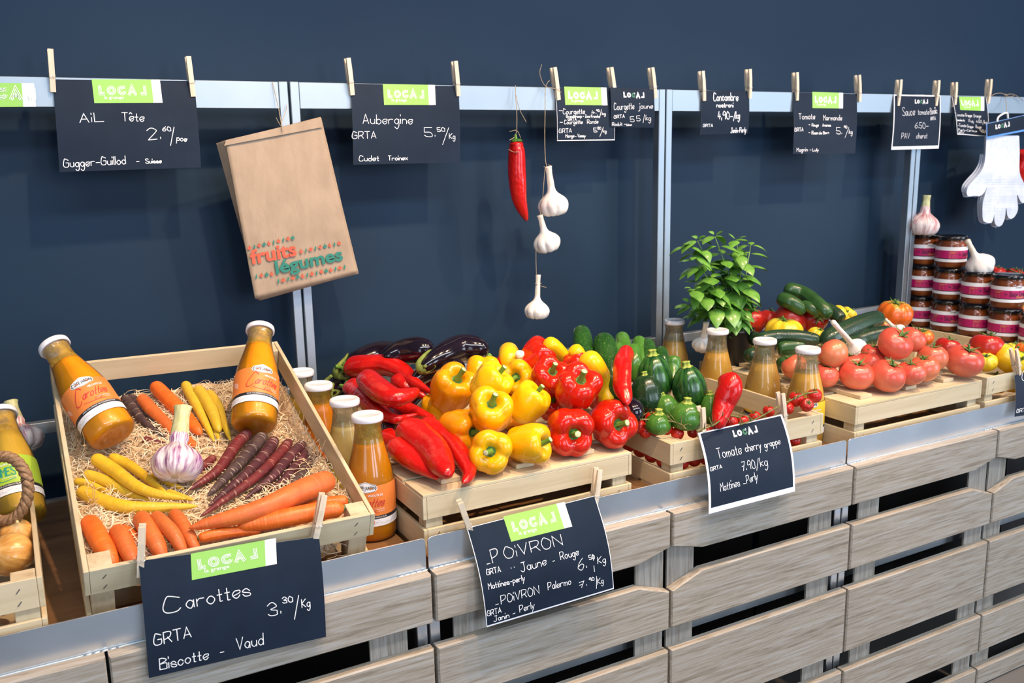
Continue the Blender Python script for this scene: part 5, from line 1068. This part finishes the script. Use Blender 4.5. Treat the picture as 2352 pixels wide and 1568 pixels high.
# ---------------------------------------------------------------- jars of sauce
crate('wooden_crate', 'upturned poplar crate under the sauce jars', (2.875, 1.66, SH), 0, .30, .57, H=.0845, flip=True, bh=.03, battens=False)
sm = skin('tomato sauce', (.26, .055, .008), (.38, .09, .012), .4, .2, 60); mag = plain('magenta label', (.48, .012, .13), .4); plum = plain('plum ink', (.12, .004, .05), .5); gold = plain('gold ink', (.75, .36, .05), .5); navy = plain('navy band', (.015, .012, .03), .5)
def jar_proto():
    out = []
    def ad(nm, V, Fc, mt, par=None): m = MB(); m.add(V, Fc, mt, True); out.append((nm, m.mesh(nm), par))
    R = .0485; KJ = 1.08
    V, Fc, UV = lathe([(0, .003), (.036, 0), (.045, .004), (.0485, .014), (.0488, .03), (.0488, .07), (.047, .083), (.043, .090), (.0425, .099)], 44, 30); ad('glass', V, Fc, glass_m)
    V, Fc, UV = lathe([(0, .005), (.036, .003), (.0435, .006), (.0472, .015), (.0474, .07), (.0455, .082), (.0415, .089), (.041, .096), (0, .096)], 40); ad('sauce', V, Fc, sm)
    V, Fc, UV = lathe([(0, .1065), (.038, .1065), (.0405, .1075), (.0455, .1072), (.0475, .104), (.0475, .096), (.046, .0945), (.043, .095)], 40); ad('lid', V, Fc, lidb_m)
    S = lambda Q, lift=0: np.array([((.0494+lift)*math.sin(q[0]/.0494), -(.0494+lift)*math.cos(q[0]/.0494), q[1]) for q in np.asarray(Q)])
    w = .13
    m = MB(); rect(m, S, [(-w, .073), (w, .073), (w, .061), (-w, .061)], white_m, 0, 40, 1); out.append(('label', m.mesh('label'), None)); li = len(out)-1
    m = MB(); rect(m, S, [(-w, .061), (w, .061), (w, .035), (-w, .035)], mag, 0, 40, 2); rect(m, S, [(-w, .035), (w, .035), (w, .0325), (-w, .0325)], navy, 0, 40, 1); out.append(('magenta_band', m.mesh('magenta_band'), li))
    m = MB(); rect(m, S, [(-w, .0325), (w, .0325), (w, .023), (-w, .023)], white_m, 0, 40, 1); out.append(('white_band', m.mesh('white_band'), li))
    m = MB(); printed(m, S, 'Sauce Tomate', (-.004, .0425), (.058, .0425), .0155, plum, .0005, .03); write(m, S, 'Basilic', (.018, .0375), (.044, .0375), .007, .0008, gold, .0007)
    for i in range(2): printed(m, S, ('UNION MARAICHERE', 'DE GENEVE')[i], (-.046, .0555-.0035*i), (-.022-.008*i, .0555-.0035*i), .0022, gold, .0005, .02)
    for i in range(4): V, Fc = ribbon([(-.046, .047-.003*i), (-.030-.002*(i % 2), .047-.003*i)], .0006); m.add(S(V, .0004), Fc, gold, False)
    V, Fc = ribbon([(-.046, .0365), (-.024, .0365)], .0006); m.add(S(V, .0004), Fc, gold, False)
    for x in (-.013,): t = np.linspace(math.pi, 2*math.pi, 9); V = np.c_[x+.0045*np.cos(t), .050+.0045*np.sin(t)]; m.add(S(V, .0004), [list(range(9))], plum, False)
    hx = np.array([(.010, .069), (.014, .074), (.023, .078), (.032, .074), (.036, .069), (.032, .065), (.014, .065)]); m.add(S(hx, .0006), [list(range(7))[::-1]], white_m, False); printed(m, S, 'CÔTÉ JARDIN', (.013, .0685), (.033, .0685), .0045, plain('label black', (0, 0, 0)), .0010, .01)
    out.append(('lettering', m.mesh('lettering'), li)); return out
JP = jar_proto(); JZ = SH+.0845; rws = ['bottom', 'middle', 'top']; cn = ['first', 'second', 'third', 'fourth', 'fifth']
for c, (px, py, n) in enumerate(((2108, 757, 3), (2166, 766, 3), (2231, 776, 2), (2305, 787, 2), (2368, 802, 1))):
    B = aZ(px, py, JZ); B[0] = 2.985; B[1] = 2.2475-.1135*c
    for r in range(n):
        sp = -.62+[.0, .25, -.35, .0, .5, .1, .3, -.2, -.1, .2, .3][c*2+r]*1.0
        rt = empty('sauce_jar', B+[0, 0, .1164*r], '%s jar of tomato sauce in the %s column of the stack, counted from the left' % (rws[r], cn[c]), 'jar', 'jars of tomato sauce')
        obs = []; M = Matrix.Rotation(sp, 4, 'Z') @ Matrix.Scale(1.08, 4)
        for nm, me, par in JP:
            o = link(nm, me, rt if par is None else obs[par]); obs.append(o)
            if par is None: o.matrix_local = M
# vine tomatoes beyond the jars
crate('wooden_crate', 'poplar crate behind the sauce jars, carrying vine tomatoes', (3.22, 1.72, SH), 0, .36, .45, H=.12, flip=True)
for a in [(2290, 628, 19, 'red tomato just right of the garlic on the jars'), (2330, 634, 21, 'red tomato behind the fourth column of jars'), (2352, 660, 30, 'orange tomato at the right edge beside the jars'), (2350, 712, 26, 'orange tomato low at the right edge beside the jars'), (2306, 648, 18, 'red tomato glimpsed between two jars')]:
    P = aY(a[0], a[1], 2.05); r = a[2]/ppm(P); place(TO_[0] if 'orange' in a[3] else TR[0], 'tomato', P, axes((0, -.2, 1)), (r, r, r), a[3], 'tomato', 'vine tomatoes behind the jars', base=r*.8)
# ---------------------------------------------------------------- basil
bc = aZ(1622, 815, DK); bc[1] = 2.035; bc[0] = 1.878
bl = skin('basil leaf', (.08, .25, .025), (.17, .38, .06), .38, .3, 25, sss=.0); bs = skin('basil stalk', (.14, .28, .05), (.22, .38, .10), .5, 0, 20); potm = plain('black plastic pot', (.012, .012, .013), .4); soil = skin('potting soil', (.015, .010, .006), (.05, .035, .02), .95, 0, 200, bs=.8)
rt = empty('potted_basil', bc, 'potted basil plant in a black plastic pot', 'potted plant')
m = MB(); V, Fc, UV = lathe([(0, .001), (.036, .0), (.038, .004), (.050, .098), (.053, .100), (.053, .108), (.050, .108), (.048, .098), (0, .097)], 40); m.add(V+bc, Fc, potm, True); m.obj('pot', rt)
m = MB(); V, Fc, UV = lathe([(0, .099), (.03, .100), (.047, .098)], 24, None, None, lambda s, th, r, z: .002*np.sin(7*th)); m.add(V+bc, Fc, soil, True); m.obj('soil', rt)
def leafVF(P, d, up, L, w, curl=.25, fold=.22):
    d = d/np.linalg.norm(d); s = np.cross(d, up); s /= np.linalg.norm(s)+1e-9; n = np.cross(s, d); N = 8; V = []; 
    for i in range(N+1):
        t = i/N; wd = w*math.sin(math.pi*t**.85)**.85 if 0 < t < 1 else .0006; c = P+d*L*t*(1-.12*curl*t)-np.array([0, 0, 1.])*curl*L*t*t*.8+n*(.05*L*math.sin(3.1*t))
        for j, q in enumerate((-1, -.5, 0, .5, 1)): V.append(c+s*wd*q+n*(.5*fold*wd*abs(q)-.42*wd*q*q+.04*wd*math.sin(9*t)*abs(q)))
    return np.array(V), [[i*5+j, i*5+j+1, (i+1)*5+j+1, (i+1)*5+j] for i in range(N) for j in range(4)]
lm = MB(); smb = MB(); rr = random.Random(12)
tips = [(1600, 545), (1640, 535), (1690, 545), (1722, 556), (1575, 560), (1595, 590), (1655, 575), (1680, 600), (1700, 580), (1650, 620), (1610, 640), (1590, 660), (1640, 665), (1690, 660), (1580, 690), (1620, 690), (1670, 690), (1705, 690), (1655, 710), (1600, 715)]
for i, (px, py) in enumerate(tips):
    tp = aY(px+2, py+8, bc[1]+rr.uniform(-.055, .05)); b0 = bc+[rr.uniform(-.02, .02), rr.uniform(-.02, .02), .1]
    md = (b0+tp)/2+[rr.uniform(-.01, .01), 0, .02]; P = [b0, md, tp]; tube(smb, P, [.0022, .0017, .0013], bs, 12, 6); Q = crom(P, 20)
    for node, sz in ((19, .85), (17, .9), (14, 1.05), (11, 1.1), (8, 1.0)):
        if node < 10 and py < 600: sz = 1.0
        if node < 19 and Q[node][2] < bc[2]+.115: continue
        a0 = rr.uniform(0, 3.14); npair = 2 if node == 19 else 1
        for pz in range(npair):
            for s in (0, 1):
                a = a0+pz*1.57+s*math.pi; d = np.array([math.cos(a), math.sin(a), .12 if pz == 0 else .9]); L = rr.uniform(.050, .074)*sz*(1 if pz == 0 else .6)
                if d[1] > .3: d[1] *= .6
                q = Q[node]; V, Fc = leafVF(q+d*.006, d, np.array([0, 0, 1.]), L, L*.33, rr.uniform(.3, 1.1), .3); lm.add(V, Fc, bl, True)
m = lm; m.obj('foliage', rt); smb.obj('stalks', rt)
# ---------------------------------------------------------------- paper bags
def bag(px, Y, label, name='paper_bag', seed=0, front=False):
    S = Sheet(px, Y, 0, 0); nx, ny = 26, 40; m = MB(); rr = random.Random(seed)
    def crinkle(x, y): return .0022*noise.noise(Vector((x*14+seed*3, y*9, 0)))+.0012*noise.noise(Vector((x*34, y*16+seed, 2)))
    for sd, off in ((1, 0.0), (-1, -.0030)):
        pts = [(i/nx*S.W, -j/ny*S.H) for j in range(ny+1) for i in range(nx+1)]
        V = S(pts, 0)+S.n*(np.array([crinkle(*p)*(1 if front else .3) for p in pts])[:, None]+off); w = nx+1
        Fc = [[j*w+i, (j+1)*w+i, (j+1)*w+i+1, j*w+i+1][::sd] for j in range(ny) for i in range(nx)]; m.add(V, Fc, kraft_m, True)
    A = len(pts); w = nx+1; ring = [i for i in range(nx+1)]+[j*w+nx for j in range(1, ny+1)]+[ny*w+i for i in range(nx-1, -1, -1)]+[j*w for j in range(ny-1, 0, -1)]
    for k in range(len(ring)): a, b = ring[k], ring[(k+1) % len(ring)]; m.f.append([a, b, A+b, A+a]); m.m.append(0); m.sm.append(False)
    o = m.obj(name); tag(o, label, 'paper bag', 'brown paper bags hanging on the post'); return o, S
bx_ = [(515, 336), (740, 296), (823, 627), (588, 687)]
for i in range(8):
    f = (8-i); q = [(517-f*2.4+(0, 0), 322+f*1.2) if False else (517-f*2.5, 322+f*.9), (738-f*.3, 270-f*.2), (823+f*.1, 629-f*.3), (588+f*1.2, 686+f*.5)]
    bag(q, 2.232-.0038*(i+1)+.0, 'plain brown paper bag in the hanging pack, %s behind the printed one' % ('eighth', 'seventh', 'sixth', 'fifth', 'fourth', 'third', 'second', 'first')[i], seed=i)
ob, S = bag([(517, 322), (736, 271), (822, 626), (586, 686)], 2.196, 'front brown paper bag printed fruits légumes', seed=20, front=True)
m = MB(); q = [S.uv(*p) for p in ((520, 312), (738, 268), (740, 291), (514, 334))]; q[0][1] = q[1][1] = 0; q[0][0] = .002; q[1][0] = S.W-.002; rect(m, S, [q[0], q[1], q[2], q[3]], kraft_m, .0045, 20, 3); m.obj('folded_flap', ob)
m = MB(); a, b = S.uv(575, 604), S.uv(678, 583); printed(m, S, 'fruits', a, b, S.hpx(32), ink_red, .0042, .03); a, b = S.uv(631, 627), S.uv(786, 594); printed(m, S, 'légumes', a, b, S.hpx(29), ink_teal, .0042, .03); m.obj('lettering', ob)
def icon(m, c, r, kind, mt, ang=0):
    t = np.linspace(0, 2*np.pi, 15)[:-1]
    if kind == 0: E = np.c_[np.cos(t), .92*np.sin(t)]
    elif kind == 1: E = np.c_[.42*np.cos(t), 1.35*np.sin(t)]
    elif kind == 2: E = np.c_[np.cos(t)*(.75-.35*np.sin(t)), 1.1*np.sin(t)]
    else: E = np.c_[np.cos(t)*(.8+.3*np.sin(t)), 1.0*np.sin(t)]
    if kind == 1: ang -= .5
    E = E @ np.array([[math.cos(ang), math.sin(ang)], [-math.sin(ang), math.cos(ang)]])*r+c; m.add(S(E, .0042), [list(range(14))], mt, False)
    if kind != 1: V, Fc = ribbon([np.array(c)+[0, r*.7], np.array(c)+[r*.35, r*1.6]], r*.3); m.add(S(V, .0042), Fc, mt, False)
m = MB(); ic = [((571, 566), (668, 543), 10), ((687, 575), (776, 556), 9), ((587, 633), (621, 627), 4), ((636, 645), (789, 612), 15)]; kk = 0
for a, b, n in ic:
    a = S.uv(*a); b = S.uv(*b)
    for i in range(n): icon(m, a+(b-a)*i/(n-1), S.hpx(4.2), (0, 1, 3, 0, 2, 1)[kk % 6], (ink_red, ink_teal)[kk % 2], .25); kk += 1
m.obj('fruit_print', ob)
string([(626, 189, 2.231), (632, 215, 2.226), (640, 250, 2.215), (645, 278, 2.19), (649, 302, 2.188)], .0009, 'white hemp string on the post holding the paper bags')
string([(659, 240, 2.228), (657, 255, 2.222), (648, 278, 2.20), (646, 290, 2.192), (634, 270, 2.205)], .0008, 'second strand of the string above the paper bags')
# ---------------------------------------------------------------- gloves
rt = empty('disposable_gloves', aY(2290, 512, HY), 'pack of white disposable gloves hanging from a header card at the right edge', 'gloves')
gm = skin('white glove plastic', (.60, .67, .78), (.72, .78, .88), .4, .1, 30, lump=.2); gb = plain('light blue card', (.10, .30, .75), .5); gh = plain('glove edge', (.50, .55, .64), .4)
out_ = [(2266, 312), (2262, 370), (2252, 395), (2232, 418), (2222, 432), (2221, 448), (2228, 451), (2240, 449), (2252, 450), (2262, 440), (2268, 428), (2262, 448), (2257, 470), (2258, 505), (2266, 511), (2278, 511), (2284, 490), (2286, 468), (2284, 490), (2285, 512), (2292, 520), (2301, 517), (2308, 500), (2311, 475), (2314, 495), (2320, 503), (2330, 498), (2338, 482), (2337, 460), (2336, 445), (2344, 462), (2354, 466), (2362, 440), (2352, 420), (2342, 395), (2342, 350), (2341, 312)]
def glove(k):
    import mathutils
    from mathutils.geometry import tessellate_polygon
    P = crom(np.array(out_, float), 110)[:, :2]; off = np.array([-2.2*k, -1.2*k if k % 2 else .5*k]); poly = [Vector((x, y, 0)) for x, y in P]
    tri = tessellate_polygon([poly]); Yd = HY-.022+.0045*k; m = MB(); F3 = np.array([aY(x+off[0]*(.3 if y < 360 else 1), y+off[1]*(.2 if y < 360 else 1), Yd+.003*math.sin(x*.09+y*.05)) for x, y in P]); B3 = F3+[0, .0025, 0]; n = len(P)
    m.add(F3, [list(t)[::-1] for t in tri], gm, False); m.add(B3, [list(t) for t in tri], gm, False); m.add(np.vstack([F3, B3]), [[i, (i+1) % n, n+(i+1) % n, n+i] for i in range(n)], gh, True); m.obj('glove', rt)
for k in range(6): glove(k)
S = Sheet([(2266, 284), (2354, 264), (2360, 300), (2266, 318)], [HY-.03]*4); m = MB(); W_, H_ = S.W, S.H
rect(m, S, [(0, 0), (W_, 0), (W_, -H_), (0, -H_)], gb, 0, 4, 3); B = MB(); rect(B, S, [(0, 0), (W_, 0), (W_, -H_), (0, -H_)], white_m, -.002, 4, 3); m.add(B.v, [f[::-1] for f in B.f], white_m); hc = m.obj('header_card', rt)
m = MB(); rect(m, S, [(.004, -.0015), (W_-.006, -.0015), (W_-.008, -H_+.007), (.004, -H_+.007)], board_m, .0004, 4, 3); m.obj('black_panel', hc)
m = MB(); a = S.uv(2286, 297); b = S.uv(2318, 290); e = (b-a)/np.linalg.norm(b-a); logo(m, lambda Q, lift=0: S(a+(np.asarray(Q)-a)*[1, 1], lift), a, e, np.linalg.norm(b-a)/5.1*1.9 if False else np.linalg.norm(b-a)/5.1, chalk_m, dgreen_m, False, .0008); m.obj('shop_mark', hc)
m = MB(); tube(m, [aY(2290, 280, HY-.029), aY(2294, 268, HY-.029), aY(2312, 259, HY-.029), aY(2315, 272, HY-.029)], .0035, white_m, 20, 6); m.obj('card_hook', rt)
s_ = string([(2309, 215, 2.226), (2311, 240, 2.215), (2312, 262, HY-.026)], .0011, 'hemp string with a bow holding the pack of gloves'); m = MB()
for pts in ([(2309, 218), (2300, 214), (2287, 215), (2277, 220)], [(2309, 218), (2325, 216), (2338, 222), (2350, 232)], [(2309, 218), (2318, 222), (2330, 220)]): tube(m, [aY(x, y, 2.222) for x, y in pts], .0011, twine_m, None, 6)
m.obj('bow', s_)
# ---------------------------------------------------------------- the signs and their pegs
YS = 2.2322
def rpeg(top, jaw, label, Y=2.2325): peg(aY(jaw[0], jaw[1], Y), aY(top[0], top[1], Y), (0, -1, 0), label, 'clothes pegs on the steel rail', L=min(.088, np.linalg.norm(aY(jaw[0], jaw[1], Y)-aY(top[0], top[1], Y))))
m = MB(); S0 = Sheet([(-60, 190), (78, 191), (83, 245), (-60, 246)], 2.230); W_, H_ = S0.W, S0.H
rect(m, S0, [(0, 0), (W_*.79, 0), (W_*.79, -H_), (0, -H_)], green_m, .0, 5, 3); o = m.obj('logo_sticker'); tag(o, 'lime green shop sticker stuck on the rail at the left edge', 'sticker')
m = MB(); rect(m, S0, [(W_*.79, 0), (W_, 0), (W_, -H_), (W_*.79, -H_)], lime2_m, .0, 3, 3); m.obj('address_strip', o)
m = MB(); p = S0.uv(-73, 229); logo(m, S0, p, (1, 0), S0.hpx(27.5), lime2_m, None, True, .0008)
for dx, tx in ((.868, 'ESPLANADE DE LA CHAPELLE'), (.915, '1212 LANCY | GENEVE')): printed(m, S0, tx, (W_*dx+.004, -H_*.93), (W_*dx, -H_*.1), H_*.035, grey_m, .0008)
m.obj('lettering', o)
sign([(121, 182), (446, 186), (462, 384), (137, 395)], [YS, YS, YS-.01, YS-.012], 'black price sign for garlic, AIL Tête 2.60', [('AiL', 180, 281, 233, 279, 20), ('Tête', 275, 278, 325, 278, 20), ('2.', 335, 321, 364, 318, 26), ('60', 369, 301, 388, 300, 10), ('/', 386, 323, 400, 322, 32), ('pce', 402, 322, 426, 325, 13), ('Gugger-Guillod', 146, 384, 283, 376, 18), ('-', 308, 375, 314, 375, 12), ('Suisse', 329, 375, 366, 374, 10)],
     ((206, 182), (363, 183), (369, 236), (212, 237), True), pen=.0016)
sign([(806, 192), (1053, 198), (1057, 373), (812, 378)], [YS, YS, YS-.01, YS-.012], 'black price sign for aubergines, 5.50 per kilo', [('Aubergine', 831, 284, 942, 284, 21), ('GRTA', 808, 318, 860, 317, 15), ('5.', 970, 313, 995, 313, 20), ('50', 1000, 302, 1018, 301, 9), ('/', 1013, 322, 1028, 322, 30), ('Kg', 1029, 318, 1043, 318, 12), ('Cudet', 824, 370, 867, 369, 12), ('.', 875, 368, 878, 368, 10), ('Troinex', 888, 368, 932, 367, 10)],
     ((876, 193), (996, 195), (997, 241), (878, 241), True), pen=.0015)
sign([(1275, 201), (1408, 202), (1412, 322), (1280, 324)], [YS, YS, YS-.008, YS-.008], 'black price sign for courgettes with a white bottom edge', [('-', 1282, 257, 1289, 257, 8), ('Courgette', 1291, 262, 1340, 261, 12), ('4.', 1356, 262, 1366, 261, 8), ('90', 1367, 257, 1374, 256, 5), ('/', 1374, 266, 1379, 266, 15), ('kg', 1380, 264, 1388, 264, 7), ('Grandchamp', 1298, 270, 1333, 270, 6), ('-', 1336, 269, 1338, 269, 5), ('Zone Franche', 1341, 270, 1374, 270, 6), ('GRTA', 1302, 277, 1321, 277, 6), ('-', 1284, 283, 1290, 283, 6), ('Courgette', 1294, 285, 1335, 284, 9), ('Ronde', 1346, 284, 1371, 283, 9), ('GRTA', 1283, 305, 1311, 304, 9), ('5.', 1361, 303, 1370, 303, 9), ('80', 1370, 297, 1378, 297, 6), ('/', 1376, 308, 1384, 308, 16), ('kg', 1383, 304, 1391, 304, 7), ('Mange', 1298, 316, 1317, 315, 7), ('-', 1319, 315, 1322, 315, 5), ('Vessy', 1325, 315, 1343, 315, 7)],
     ((1295, 199), (1392, 201), (1393, 242), (1296, 241), False), border=(.001, 0, .001, .0028), pen=.0013)
sign([(1402, 200), (1501, 205), (1502, 293), (1402, 291)], [YS-.0110]*4, 'small black price sign for yellow courgettes', [('Courgette', 1408, 252, 1454, 250, 15), ('jaune', 1464, 249, 1497, 249, 12), ('GRTA', 1408, 272, 1432, 270, 7), ('5', 1446, 280, 1455, 279, 12), ('5', 1461, 278, 1469, 277, 12), ('/', 1476, 277, 1479, 277, 15), ('kg', 1482, 276, 1493, 276, 12), ('Roduit', 1405, 289, 1427, 288, 7), ('-', 1432, 287, 1435, 287, 5), ('Suisse', 1437, 289, 1450, 288, 4)], mark=(1430, 224, 1478, 225, 12), pen=.0013, wave=.002)
sign([(1610, 208), (1720, 209), (1718, 306), (1609, 309)], [YS]*4, 'small black price sign for cucumbers, 4.90 per kilo', [('Concombre', 1637, 231, 1693, 231, 18, 1.5), ('nostrani', 1643, 246, 1681, 246, 10, 1.4), ('4,90-', 1646, 273, 1680, 273, 17, 1.5), ('/kg', 1682, 272, 1696, 272, 16, 1.5), ('GRTA', 1613, 291, 1635, 291, 6), ('Janin-Perly', 1677, 305, 1713, 303, 11, 1.3)], pen=.0017)
sign([(1822, 212), (1968, 216), (1964, 352), (1822, 353)], [YS, YS, YS-.012, YS-.012], 'black price sign for Marmande tomatoes', [('Tomate', 1832, 274, 1868, 273, 13), ('Marmande', 1887, 276, 1930, 276, 12), ('-', 1854, 288, 1857, 288, 5), ('Rouge', 1861, 290, 1876, 290, 6), ('.', 1879, 289, 1881, 289, 5), ('Ananas', 1885, 290, 1904, 290, 6), ('GRTA', 1823, 302, 1842, 301, 8), ('-', 1854, 306, 1857, 306, 5), ('Rose', 1861, 308, 1874, 308, 7), ('de', 1877, 308, 1884, 308, 6), ('Bern', 1887, 308, 1900, 307, 6), ('5.', 1917, 307, 1930, 307, 14), ('90', 1935, 295, 1942, 294, 6), ('/', 1938, 310, 1946, 310, 18), ('kg', 1947, 307, 1955, 307, 10), ('Magnin', 1829, 348, 1853, 347, 8), ('-', 1858, 346, 1861, 346, 5), ('Lully', 1864, 347, 1878, 347, 6)],
     ((1864, 211), (1935, 213), (1933, 249), (1863, 248), False), pen=.0015)
sign([(2053, 217), (2160, 219), (2156, 341), (2047, 344)], [YS, YS, YS-.014, YS-.014], 'black price sign with a white border for tomato basil sauce, 6.50', [('Sauce', 2070, 266, 2098, 264, 18), ('tomate', 2105, 263, 2131, 263, 13), ('Basilic', 2134, 263, 2150, 260, 15), ('GRTA', 2134, 276, 2146, 275, 7), ('6.50-', 2098, 294, 2129, 294, 13), ('PAV', 2068, 318, 2086, 318, 12), ('.', 2093, 318, 2095, 318, 8), ('charot', 2102, 318, 2127, 317, 12)], mark=(2099, 238, 2129, 238, 9), border=(.0045, .0045, .0045, .011), pen=.0013)
sign([(2186, 221), (2265, 223), (2270, 313), (2198, 309)], [YS, YS, YS-.02, YS-.02], 'curled black price sign for orange and red vine tomatoes', [('Tomate', 2191, 267, 2211, 268, 7), ('Grappe', 2214, 268, 2230, 269, 7), ('Orange', 2234, 269, 2251, 270, 7), ('Domaine du', 2194, 278, 2212, 279, 5), ('Prely', 2222, 281, 2235, 282, 6), ('4.50', 2241, 282, 2253, 282, 6), ('/kg', 2255, 284, 2265, 285, 8), ('-Tomate', 2198, 291, 2216, 292, 7), ('Grappe', 2219, 293, 2234, 294, 6), ('Rouge', 2240, 294, 2253, 295, 7), ('Perly-Certoux', 2199, 301, 2244, 303, 5), ('4.50/kg', 2252, 303, 2267, 306, 6), ('GRTA', 2200, 307, 2211, 307, 4)],
     ((2202, 222), (2260, 223), (2258, 255), (2202, 253), False), border=(.002, 0, .002, .003), pen=.0012, wave=.003)
# front signs
sign([(318, 1288), (733, 1232), (749, 1462), (342, 1557)], [1.488, 1.488, 1.462, 1.462], 'large black price sign for carrots, Carottes 3.30 per kilo', [('C', 372, 1406, 408, 1398, 34), ('arottes', 421, 1396, 563, 1365, 32), ('3.', 606, 1414, 636, 1407, 30), ('30', 640, 1384, 664, 1379, 14), ('/', 668, 1407, 682, 1404, 42), ('Kg', 687, 1393, 707, 1389, 20), ('GRTA', 352, 1480, 431, 1461, 24), ('Biscotte', 365, 1537, 470, 1513, 24), ('-', 497, 1503, 505, 1501, 12), ('Vaud', 534, 1494, 596, 1480, 28)],
     ((430, 1272), (626, 1236), (627, 1294), (432, 1331), True), pen=.0014, sag=.006)
sign([(1072, 1212), (1366, 1138), (1410, 1352), (1118, 1440)], [1.490, 1.490, 1.446, 1.446], 'black price sign for peppers, POIVRON Jaune Rouge 6.50, with a white edge', [('-', 1110, 1296, 1117, 1294, 10), ('P', 1122, 1290, 1137, 1286, 28), ('OiVRON', 1149, 1281, 1279, 1250, 24), ('GRTA', 1109, 1317, 1139, 1310, 12), ('"', 1163, 1310, 1170, 1308, 9), ('Jaune', 1184, 1311, 1241, 1295, 20), ('-', 1256, 1290, 1260, 1288, 8), ('Rouge', 1274, 1284, 1316, 1272, 17), ('6.', 1317, 1308, 1336, 1302, 26), ('50', 1341, 1283, 1354, 1280, 10), ('/', 1353, 1301, 1358, 1299, 30), ('Kg', 1363, 1292, 1382, 1288, 16), ('Mattines-perly', 1114, 1350, 1193, 1330, 13), ('-', 1132, 1389, 1138, 1387, 7), ('POiVRON', 1144, 1385, 1228, 1362, 19), ('Palermo', 1248, 1354, 1301, 1341, 17), ('7.', 1324, 1350, 1340, 1344, 14), ('90', 1345, 1334, 1357, 1331, 8), ('/', 1363, 1344, 1368, 1342, 22), ('Kg', 1367, 1341, 1381, 1337, 14), ('GRTA', 1116, 1413, 1146, 1405, 12), ('Janin', 1132, 1427, 1165, 1418, 13), ('-', 1173, 1412, 1178, 1410, 7), ('Perly', 1188, 1406, 1221, 1396, 16)],
     ((1151, 1187), (1292, 1153), (1304, 1208), (1164, 1243), True), border=(.0015, .001, .0018, .003), pen=.0013, sag=.015)
sign([(1603, 994), (1796, 951), (1826, 1128), (1628, 1180)], [1.512, 1.512, 1.445, 1.445], 'black price sign with a broad white border for cherry tomatoes, 7.90 per kilo', [('Tomate', 1640, 1056, 1693, 1044, 24), ('cherry', 1702, 1040, 1738, 1032, 18), ('grappe', 1746, 1031, 1783, 1021, 15), ('7.90/kg', 1694, 1084, 1752, 1070, 20), ('GRTA', 1623, 1084, 1648, 1077, 8), ('Mattines', 1648, 1130, 1690, 1117, 18), ('-', 1698, 1115, 1703, 1114, 6), ('Perly', 1706, 1112, 1731, 1102, 18)], mark=(1679, 1006, 1734, 994, 15), border=(.006, .003, .006, .0115), pen=.0013, sag=.013)
sign([(2330, 862), (2440, 836), (2440, 940), (2330, 957)], [1.512, 1.512, 1.48, 1.48], 'black price sign cut off by the right edge, beside the yellow tomatoes', [('C', 2346, 875, 2362, 870, 22), ('GRTA', 2333, 948, 2360, 943, 8), ('-', 2350, 912, 2356, 911, 6)], pen=.0015)
for a in [((115, 112), (122, 212), 'clothes peg at the left corner of the garlic price sign'), ((431, 130), (443, 222), 'clothes peg at the right corner of the garlic price sign'), ((797, 132), (808, 219), 'clothes peg at the left corner of the aubergine price sign'), ((1043, 140), (1051, 221), 'clothes peg at the right corner of the aubergine price sign'), ((1270, 154), (1281, 230), 'clothes peg between the garlic string and the courgette sign'), ((1400, 154), (1411, 227), 'clothes peg holding both courgette price signs'), ((1494, 154), (1503, 226), 'clothes peg at the right corner of the yellow courgette sign'),
          ((1610, 163), (1615, 232), 'clothes peg at the left corner of the cucumber sign'), ((1718, 158), (1720, 226), 'clothes peg at the right corner of the cucumber sign'), ((1826, 165), (1828, 231), 'clothes peg at the left corner of the Marmande tomato sign'), ((1969, 171), (1972, 234), 'clothes peg at the right corner of the Marmande tomato sign'), ((2065, 183), (2060, 243), 'clothes peg at the left corner of the tomato basil sauce sign'), ((2152, 184), (2147, 243), 'clothes peg at the right corner of the tomato basil sauce sign'), ((2192, 189), (2190, 246), 'clothes peg at the left corner of the curled vine tomato sign'), ((2272, 181), (2267, 238), 'clothes peg at the right corner of the curled vine tomato sign')]: rpeg(*a)
def fpeg(top, jaw, Y, lean, label):
    J = aY(jaw[0], jaw[1], Y); Tp = aR(top[0], top[1], J, .074, far=True); q = Tp-J; d = q/np.linalg.norm(q)
    Tp2 = aY(top[0], top[1], Y); d = (Tp2-J); d /= np.linalg.norm(d); peg(J, J+d, (lean, -1, 0), label, 'clothes pegs on the front signs', L=min(.085, np.linalg.norm(Tp2-J)))
fpeg((327, 1203), (323, 1322), 1.495, -.2, 'grey clothes peg at the left corner of the carrot price sign')
fpeg((742, 1134), (722, 1240), 1.495, -.05, 'clothes peg at the right corner of the carrot price sign')
fpeg((1053, 1143), (1086, 1236), 1.4965, -.25, 'tilted clothes peg at the left corner of the pepper price sign')
fpeg((1374, 1071), (1363, 1167), 1.4965, -.1, 'clothes peg at the right corner of the pepper price sign')
fpeg((1609, 926), (1612, 1017), 1.523, .0, 'clothes peg at the left corner of the cherry tomato sign')
fpeg((1791, 893), (1800, 978), 1.523, .0, 'clothes peg at the right corner of the cherry tomato sign')
fpeg((2326, 792), (2338, 860), 1.518, .1, 'clothes peg on the crate of yellow tomatoes at the right edge')
